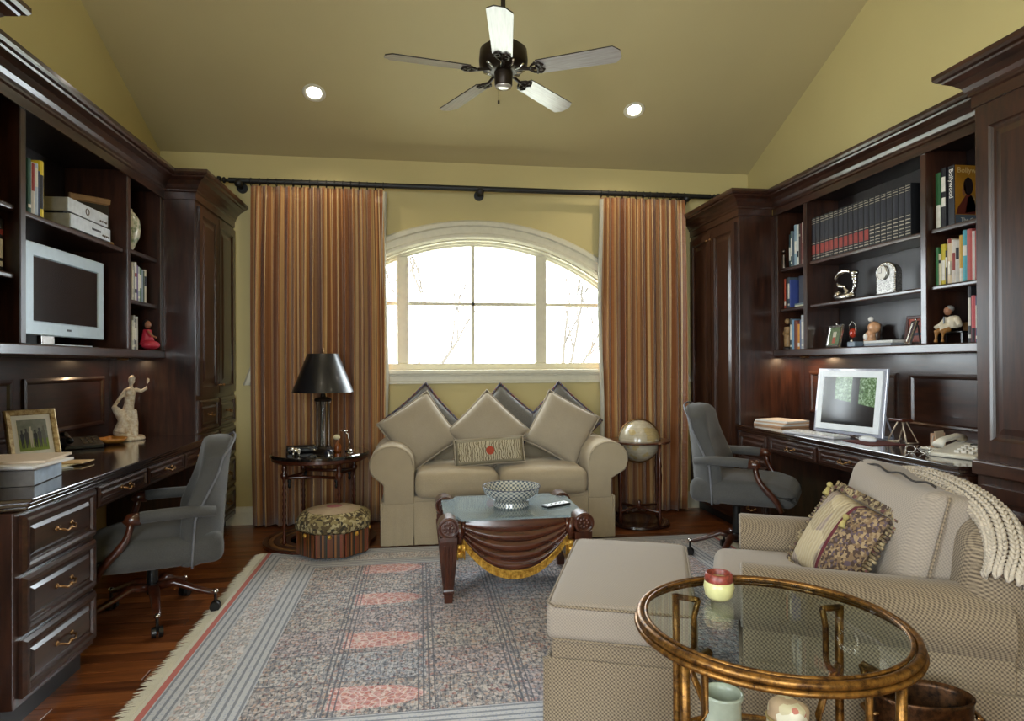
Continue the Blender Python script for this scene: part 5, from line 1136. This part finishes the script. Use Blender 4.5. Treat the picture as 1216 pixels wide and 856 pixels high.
for k in range(6):
    x = -.045+.018*k; hh = .085+.008*(k % 3); b = B(); b.M = ML
    b.prism([(x-.005, .062), (x-.002, .062), (x, .09), (x+.002, .062), (x+.005, .062), (x+.007, .062+hh*.55), (x+.008, .062+hh*.78), (x+.003, .062+hh*.82), (x+.004, .062+hh), (x-.004, .062+hh), (x-.003, .062+hh*.82), (x-.008, .062+hh*.78), (x-.007, .062+hh*.55)], 'y', -.0141, -.0136); b.build('printed_person', bookmat(('2A2E3A', '3A3A42', 'C9C4B8', '24242C', '4A4A52', '6A6A66')[k]), pf, fix=True)
b = B(); b.M = Matrix.Rotation(math.radians(10), 4, 'X'); b.box(-.02, .02, .115, .120, -.02, .19); b.build('easel_leg', BLKP, pf)
pb = thing('document_box', 'flat white-ended box on the near end of the left desk', 'box', (-1.60, 2.70, D1), math.radians(8))
bx('body', plain('grey_board', '6B6560', .6), pb, (-.19, .165, -.13, .13, 0, .058), bevel=.002); bx('end_label', plain('pale_blue_card', 'B5C4D6', .6), pb, (.165, .1665, -.125, .125, .003, .056), bevel=0)
for k, (dx, dy, r, c, lab) in enumerate(((.0, .02, .05, 'D8D0CC', 'lowest'), (.03, -.01, -.08, 'E2DEDA', 'middle'), (.01, .03, .12, 'D6C4B0', 'topmost'))):
    o = bx('paper_stack', plain('sheets_'+lab, c, .8, var=.03), None, (-.17, .17, -.12, .12, 0, .010), bevel=.001); o.location = (-1.59+dx, 2.70+dy, D1+.0585+.0105*k); o.rotation_euler = (0, 0, r); tag(o, '%s sheaf of papers on the flat box on the left desk' % lab, 'papers', 'papers on the box')
for k, (x, y, r, c, lab) in enumerate(((-1.62, 3.05, .9, 'C9D0D6', 'pale blue envelope'), (-1.64, 3.10, 1.3, 'E0D8B8', 'cream envelope'), (-1.61, 3.14, 1.55, 'D8B88A', 'peach envelope'))):
    o = bx('envelope', plain('envelope_'+c, c, .75, var=.03), None, (-.055, .055, -.12, .12, 0, .004), bevel=.001); o.location = (x, y, D1+.0045*k); o.rotation_euler = (0, 0, r); tag(o, '%s in front of the framed photograph' % lab, 'envelope', 'loose envelopes')
dp = thing('desk_phone', 'black desk telephone behind the orange dish on the left desk', 'telephone', (-1.83, 3.78, D1), math.radians(35))
b = B(); b.prism([(-.10, 0), (.10, 0), (.10, .05), (-.10, .02)], 'x', -.09, .09); b.build('base', BLKP, dp, fix=True, bevel=.004)
b = B(); b.tube([(-.065, -.09, .045), (-.065, -.05, .058), (-.065, .05, .072), (-.065, .09, .07)], [.018, .013, .013, .018], 10, sq=.8); b.build('handset', BLACK, dp, smooth=True)
for i in range(4):
    for j in range(3):
        y = -.07+.035*i; z = .02+(y+.10)*.15; bx('key', PEWTER, dp, (.0+.026*j, .018+.026*j, y, y+.02, z+.001, z+.007), bevel=.001)
dsh = thing('leaf_dish', 'orange leaf-shaped dish beside the statue on the left desk', 'dish', (-1.735, 3.92, D1), .5)
vs = []; n = 28
for rr_, z in ((.0, .004), (.55, .005), (.9, .018), (1.0, .03)):
    for k in range(n): a = 2*PI*k/n; q_ = rr_*(1+.10*math.sin(5*a)); vs.append((.075*q_*math.cos(a), .115*q_*math.sin(a), z))
b = B(); b.add(vs, [(i*n+k, i*n+(k+1) % n, (i+1)*n+(k+1) % n, (i+1)*n+k) for i in range(3) for k in range(n)]); o = b.build('dish', plain('amber_wood', 'B0742A', .35), dsh, smooth=True); o.modifiers.new('t', 'SOLIDIFY').thickness = .005
b = B(); b.ball((.01, .02, .016), (.02, .03, .009), 10, 6); b.build('nut', plain('nut_shell', '8A5A2A', .5), dsh, smooth=True)
# ------------------------------------------------------------------ things on the right desk
for k, (c, lab, w) in enumerate((('B58A66', 'bottom', .30), ('D8D4CC', 'second', .29), ('C9A888', 'third', .28), ('DEDAD4', 'top', .27))):
    o = bx('folder', plain('folder_'+lab, c, .7, var=.04), None, (-.11, .11, -w/2, w/2, 0, .011), bevel=.001); o.location = (2.50, 4.16-.006*k, D1+.0115*k); o.rotation_euler = (0, 0, .12+.07*k); tag(o, '%s of the stacked folders at the far end of the right desk' % lab, 'folder', 'stacked folders')
mo = thing('computer_monitor', 'white flat monitor in a clear frame on the right desk', 'monitor', (2.535, 3.50, D1), math.radians(-90+12), rot=None)
MM = Matrix.Translation((0, 0, .012)) @ Matrix.Rotation(math.radians(-7), 4, 'X')
b = B(); b.M = MM; b.panel((-.245, 0, 0), (1, 0, 0), (0, 0, 1), .49, .395, [(0, 0), (0, .014), (.003, .016), (.016, .016), (.018, .004)]); b.build('clear_frame', plain('lucite', 'AEB0BE', .1, coat=1.0), mo)
b = B(); b.M = MM; b.panel((-.225, -.006, .018), (1, 0, 0), (0, 0, 1), .45, .362, [(0, 0), (0, .018), (.003, .020), (.036, .020), (.039, .017)]); b.build('bezel', WHITE, mo)
scn = NT('painted_screen_reflection'); sv = scn.xyz(scn.co('Generated')); leaf = scn.noise(scn.co(), 70, 5, .7); grn = scn.ramp(leaf, [(.35, S('20351E')), (.5, S('5A7A4A')), (.65, S('A8BEA0'))])
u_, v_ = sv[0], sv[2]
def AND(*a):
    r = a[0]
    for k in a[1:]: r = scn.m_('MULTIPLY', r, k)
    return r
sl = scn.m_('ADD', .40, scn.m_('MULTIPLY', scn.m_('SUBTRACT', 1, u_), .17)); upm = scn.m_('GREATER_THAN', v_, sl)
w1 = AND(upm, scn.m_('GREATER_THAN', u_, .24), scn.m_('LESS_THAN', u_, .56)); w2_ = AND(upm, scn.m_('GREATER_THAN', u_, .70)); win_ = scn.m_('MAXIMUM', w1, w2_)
scn.set(col=S('0C0B0B'), rough=.12, em=scn.mix(win_, S('120F0E'), grn), es=.75)  # reflection of windows painted into the screen as emission
b = B(); b.M = MM; b.box(-.187, .187, -.0235, -.0228, .056, .342); b.build('screen', scn.m, mo)
b = B(); b.M = MM; b.prism([(.06, .04), (.12, .012), (.16, -.01), (.15, -.012), (.06, .02)], 'x', -.12, .12)
b.M = None; b = B(); b.tube([(-.2, .03, .20), (-.2, .13, .004)], .006, 6); b.tube([(.2, .03, .20), (.2, .13, .004)], .006, 6); b.tube([(-.2, .13, .005), (.2, .13, .005)], .006, 6); b.build('rear_stand', plain('clear_acrylic', 'A8AAB4', .1), mo, smooth=True)
for e in (-1, 1): bx('foot', plain('lucite_foot', 'A8AAB4', .1), mo, (e*.2-.012, e*.2+.012, -.03, .03, 0, .014), bevel=.002)
kbd = thing('keyboard', 'flat white keyboard in front of the monitor on the right desk', 'keyboard', (2.375, 3.58, D1), math.radians(-90+12), rot=None)
bx('tray', plain('pale_keyboard', 'C4C2C6', .4, var=.04), kbd, (-.20, .20, -.065, .065, 0, .014), bevel=.004)
km = None
for i in range(14):
    for j in range(4):
        if km is None: o = bx('key', WHITE, kbd, (-.011, .011, -.011, .011, .014, .019), bevel=.002, seg=1); km = o.data
        else: o = obj('key', km, None, kbd)
        o.location = (-.175+.027*i, -.042+.028*j, 0)
mp = bx('mouse_pad', plain('maroon_pad', '5A2A26', .8), None, (-.10, .10, -.12, .12, 0, .004), bevel=.002); mp.location = (2.47, 3.20, D1); tag(mp, 'dark red mouse pad on the right desk under the mouse', 'mouse pad')
ms = thing('computer_mouse', 'white computer mouse on the dark red pad', 'mouse', (2.47, 3.24, D1+.0045), .3); B().ball((0, 0, .010), (.030, .052, .020), 16, 8).build('shell', WHITE, ms, smooth=True); B().tube([(0, .05, .008), (.06, .12, .004), (.15, .14, .004)], .002, 5).build('cable', WHITE, ms)
ws = thing('wire_stand', 'small bent wire stand behind the mouse pad on the right desk', 'stand', (2.62, 3.18, D1)); b = B()
for e in (-1, 1): b.tube([(-.02, e*.07, .004), (.0, e*.015, .12), (.03, e*-.0, .125), (.05, e*.07, .004), (-.02, e*.07, .004)], .004, 6)
b.build('wire', plain('pale_wire', 'C8B49A', .35, .4), ws, smooth=True); bx('ledge', MAH, ws, (-.03, .04, -.05, .05, .118, .132), bevel=.003)
tel = thing('telephone', 'cream desk telephone at the near end of the right desk', 'telephone', (2.53, 2.66, D1), math.radians(-70))
b = B(); b.prism([(-.11, 0), (.11, 0), (.11, .055), (.04, .045), (-.11, .018)], 'x', -.10, .10); b.build('base', CREAMP, tel, fix=True, bevel=.006)
b = B(); b.tube([(-.065, -.11, .055), (-.065, -.07, .075), (-.065, .05, .088), (-.065, .10, .075)], [.026, .018, .018, .026], 12, sq=.75); b.build('handset', CREAMP, tel, smooth=True)
bx('display', BLKP, tel, (-.01, .07, .06, .09, .048, .056), bevel=.001)
for i in range(4):
    for j in range(3): bx('key', PAPER, tel, (-.01+.03*j, .012+.03*j, -.08+.03*i, -.06+.03*i, .024+.006*i, .036+.006*i), bevel=.002)
B().tube([(-.09, -.1, .03)]+[(-.11+.012*math.cos(k*1.5), -.12+.008*k, .012+.010*math.sin(k*1.5)) for k in range(24)], .003, 5).build('coiled_cord', CREAMP, tel, smooth=True)
nh = thing('note_holder', 'card holder with loose notes behind the cream telephone', 'note holder', (2.60, 2.90, D1), .2)
bx('tray', plain('pale_tray', 'C2BCAE', .5), nh, (-.06, .06, -.05, .05, 0, .012), bevel=.003)
for k, (r, c) in enumerate(((.2, 'D8BFA0'), (-.1, 'CFA88A'), (.35, 'DCD6CA'))):
    b = B(); b.M = rotm(r, .15*(k-1), 0, (0, .02*k-.02, .011)); b.box(-.045, .045, -.001, .001, 0, .085-.012*k); b.build('card', plain('note_'+c, c, .8, var=.03), nh)
gls = thing('eyeglasses', 'folded eyeglasses lying at the front of the right desk', 'eyeglasses', (2.40, 2.80, D1), -.9); b = B()
for e in (-1, 1): b.tube([(e*.03+.022*math.cos(a*PI/8), .0, .018+.016*math.sin(a*PI/8)) for a in range(16)], .0018, 5, closed=True, hint=Vector((0, 1, 0)))
b.tube([(-.008, 0, .022), (.008, 0, .022)], .0018, 5); b.tube([(-.052, 0, .024), (-.04, .06, .006), (.03, .07, .003)], .0018, 5); b.tube([(.052, 0, .024), (.04, .065, .006), (-.03, .08, .003)], .0018, 5); b.build('frame', SILVER, gls, smooth=True)
# ------------------------------------------------------------------ ornaments in the right bookcase
X = RS.X
dr = thing('dragon_sculpture', 'silver openwork ring sculpture on the middle shelf of the right bookcase', 'sculpture', (X(.15), 3.715, 1.6305))
blob('body', [('t', [(0, .115*math.cos(a)*.9, .105+.085*math.sin(a)) for a in [PI*(.25+1.7*k/20)-PI*.1 for k in range(21)]], [.012+.008*math.sin(k*.5)**2 for k in range(21)]), ('b', (0, -.095, .165), (.022, .034, .018)), ('t', [(0, -.03, .05), (0, .0, .09), (0, .05, .10), (0, .08, .12)], [.02, .012, .016, .010]), ('b', (0, 0, .025), (.035, .10, .026)), ('b', (0, .06, .04), (.03, .04, .03))], SILVER, dr, .006)
ck = thing('mantel_clock', 'ornate silver arched clock with a white dial on the right bookcase', 'clock', (X(.15), 3.325, 1.6305))
b = B(); b.prism([(-.070, 0), (.070, 0), (.070, .12)]+[(.070*math.cos(a*PI/12), .12+.055*math.sin(a*PI/12)) for a in range(1, 12)]+[(-.070, .12)], 'x', -.025, .025); b.build('case', plain('filigree_silver', '8E8B86', .42, .8, var=.7, scale=130), ck, fix=True, bevel=.004)
B().cyl((-.025, .02, .125), (-.034, .02, .125), .040, n=28).build('dial', PAPER, ck); B().tube([(-.034, .02+.040*math.cos(a*PI/12), .125+.040*math.sin(a*PI/12)) for a in range(24)], .004, 6, closed=True, hint=Vector((1, 0, 0))).build('bezel', SILVER, ck, smooth=True)
bx('hand', BLKP, ck, (-.0355, -.0345, .019, .021, .125, .155), (-.0355, -.0345, .02, .042, .124, .126), bevel=0)
b = B()
for k in range(26): a = k*PI/25; b.ball((-.02, .072*math.cos(a), .12+.058*math.sin(a)), .008, 6, 5)
for e in (-1, 1):
    for k in range(10): b.ball((-.02, e*.07, .01+.012*k), .007, 6, 5)
b.build('beading', SILVER, ck, smooth=True)
def minifr(label, y, z, w, h, fc, pc, rz=0.0, lean=.18, out=.17, motif=None):
    t = thing('small_frame', label, 'photo frame', (X(out), y, z), math.radians(-90)+rz); Mx = Matrix.Rotation(-lean, 4, 'X')
    b = B(); b.M = Mx; b.panel((-w/2, 0, 0), (1, 0, 0), (0, 0, 1), w, h, [(0, 0), (0, .010), (.004, .013), (.016, .012), (.018, .007)]); b.build('frame', fc, t)
    b = B(); b.M = Mx; b.box(-w/2+.018, w/2-.018, -.0078, -.007, .018, h-.018); b.build('picture', pc, t)
    if motif:
        for nm, c, pts in motif:
            b = B(); b.M = Mx; b.prism(pts, 'y', -.0084, -.0078); b.build(nm, bookmat(c), t, fix=True)
    b = B(); b.M = Matrix.Rotation(.12, 4, 'X'); b.box(-.008, .008, lean*h+.018, lean*h+.021, -.006, h*.75); b.build('easel_leg', BLKP, t)
    B().ball((0, -.004+lean*h, h+.004), .008, 8, 6).build('crest', SILVER, t, smooth=True)
minifr('small silver frame with a green picture in the right bookcase', 3.80, 1.3325, .175, .15, SILVER, plain('green_print', '5E6E4A', .5, var=.3, scale=60), -.15, motif=[('printed_shape', 'C2BCA8', [(-.02, .07), (.02, .07), (.022, .105), (-.022, .105)]), ('printed_shape', 'A85038', [(-.022, .03), (.022, .03), (.015, .07), (-.015, .07)])])
minifr('dark red frame behind the slim silver one in the right bookcase', 3.155, 1.3325, .19, .165, plain('dark_frame', '4A2018', .4), plain('red_print_art', 'A03E22', .5, var=.15), .15, .12, .10, [('printed_shape', '3A2A3A', [(-.07, .05), (.03, .055), (.03, .07), (-.06, .07)])])
minifr('slim silver frame leaning in front of the dark red one', 3.135, 1.3325, .07, .135, SILVER, plain('dark_violet_print', '4A3A44', .4, var=.4, scale=60), -.35, .3, .19)
orn = thing('enamel_ornament', 'red enamel ornament on a looped silver stand in the right bookcase', 'ornament', (X(.14), 3.655, 1.3325))
b = B(); b.lathe([(0, 0), (.03, 0), (.026, .01), (.006, .02), (.004, .05)], n=16); b.tube([(0, -.03, .06), (0, -.028, .14), (0, 0, .165), (0, .028, .14), (0, .03, .06)], .004, 6); b.build('stand', SILVER, orn, smooth=True)
B().ball((0, 0, .09), (.016, .030, .030), 14, 10).build('medallion', plain('red_enamel', 'A0301E', .2), orn, smooth=True); B().ball((-.006, 0, .035), (.010, .012, .018), 10, 8).build('pendant', SILVER, orn, smooth=True)
fg_ = thing('porcelain_figurine', 'peach and white porcelain figurine in the middle of the right bookcase', 'figurine', (X(.14), 3.475, 1.3325))
blob('body', [('b', (0, -.01, .115), (.03, .045, .036)), ('t', [(0, .02, .01), (0, .02, .06), (0, .0, .10)], [.035, .028, .024]), ('t', [(0, .03, .09), (0, .06, .06), (0, .065, .03)], [.014, .016, .014])], plain('peach_porcelain', 'C0906A', .3, var=.3, scale=25), fg_, .005)
B().ball((-.005, .01, .165), .016, 12, 8).build('head', PAPER, fg_, smooth=True); B().lathe([(0, 0), (.05, 0), (.048, .012), (.03, .02), (0, .022)], n=18).build('base', plain('grey_porcelain', '9A9CA4', .3), fg_, smooth=True); B().ball((-.03, .025, .06), (.012, .014, .02), 10, 8).build('ruffle', PAPER, fg_, smooth=True)
pbk = minifr('small brown portrait frame behind the porcelain figurine', 3.555, 1.3325, .10, .14, plain('walnut_frame', '4A3426', .4), plain('brown_portrait', '7A6448', .5, var=.4, scale=40), 0, .15, .08)
for k, (c, lab) in enumerate((('7A8088', 'lower'), ('C2C2BE', 'upper'))):
    o = bx('book', [bookmat(c)], None, (-.06, .06, -.11, .11, 0, .016), bevel=.002); o.location = (X(.155), 3.345, 1.3325+.0165*k); o.rotation_euler = (0, 0, .05*k); tag(o, '%s of two slim books lying flat before the dark red frame' % lab, 'book', 'books on the shelves')
cbox = bx('trinket_box', plain('slate_box', '5A6A78', .4), None, (-.03, .03, -.035, .035, 0, .032), bevel=.004); cbox.location = (X(.205), 3.545, 1.3325); tag(cbox, 'tiny slate blue box under the porcelain figurine', 'box')
wf = thing('wooden_figure', 'standing carved wooden figure at the far end of the right bookcase', 'figurine', (X(.19), 4.292, 1.3325))
blob('figure', [('t', [(0, 0, .02), (0, 0, .08), (0, 0, .13), (0, 0, .165)], [.024, .026, .022, .024]), ('b', (0, 0, .205), (.019, .018, .022)), ('t', [(0, -.024, .165), (-.01, -.034, .12), (-.018, -.01, .11)], [.010, .009, .008]), ('t', [(0, .024, .165), (-.01, .034, .12), (-.018, .01, .105)], [.010, .009, .008])], plain('carved_pine', '9A7A52', .5, var=.25), wf, .004)
B().lathe([(0, 0), (.032, 0), (.030, .014), (0, .016)], n=18).build('plinth', WDK, wf)
kn = thing('dark_figurine', 'tiny dark figurine before the teal book on the top far shelf', 'figurine', (X(.22), 4.285, 1.9205))
blob('figure', [('t', [(0, 0, .0), (0, 0, .06), (0, 0, .10)], [.018, .014, .012]), ('b', (0, 0, .122), .014)], PEWTER, kn, .004)
sfig = thing('seated_figurine', 'white-shirted seated figurine on a little black bench in the right bookcase', 'figurine', (X(.18), 2.865, 1.3325))
blob('shirt', [('t', [(.0, -.01, .075), (.0, -.012, .11), (.0, -.006, .135)], [.026, .030, .024]), ('t', [(-.01, .01, .13), (-.03, .03, .095), (-.035, .06, .082)], [.013, .012, .011]), ('t', [(.0, -.036, .13), (-.01, -.06, .10), (-.02, -.075, .085)], [.013, .013, .012]), ('t', [(-.02, 0, .078), (-.045, .02, .080)], [.024, .020])], plain('ivory_shirt', 'CFC4AE', .6), sfig, .004)
B().ball((-.004, .012, .165), (.019, .020, .023), 12, 10).build('head', plain('clay_skin', '9A6A4E', .5), sfig, smooth=True); B().ball((.004, .008, .176), (.020, .020, .017), 12, 8).build('hair', plain('grey_hair', '8A8884', .7), sfig, smooth=True)
blob('trousers', [('t', [(-.03, .01, .072), (-.055, .03, .06), (-.058, .03, .005)], [.016, .014, .011]), ('t', [(-.02, -.015, .072), (-.05, -.005, .06), (-.052, -.005, .005)], [.016, .014, .011])], plain('ochre_trousers', '8A5E2A', .6), sfig, .004)
bx('tie', BLKP, sfig, (-.033, -.030, .004, .012, .085, .135), bevel=0)
bn = thing('miniature_bench', 'miniature black bench under the white-shirted figurine', 'bench', (X(.165), 2.865, 1.3325))
bx('seat', BLACK, bn, (-.03, .04, -.085, .085, .052, .060), bevel=.002)
for e in (-1, 1):
    for f in (-.02, .03): bx('leg', BLACK, bn, (f-.005, f+.005, e*.075-.005, e*.075+.005, 0, .052), bevel=0)
bx('backrest', plain('bench_slat', '7A5A38', .5), bn, (.034, .040, -.085, -.02, .06, .105), bevel=.001)
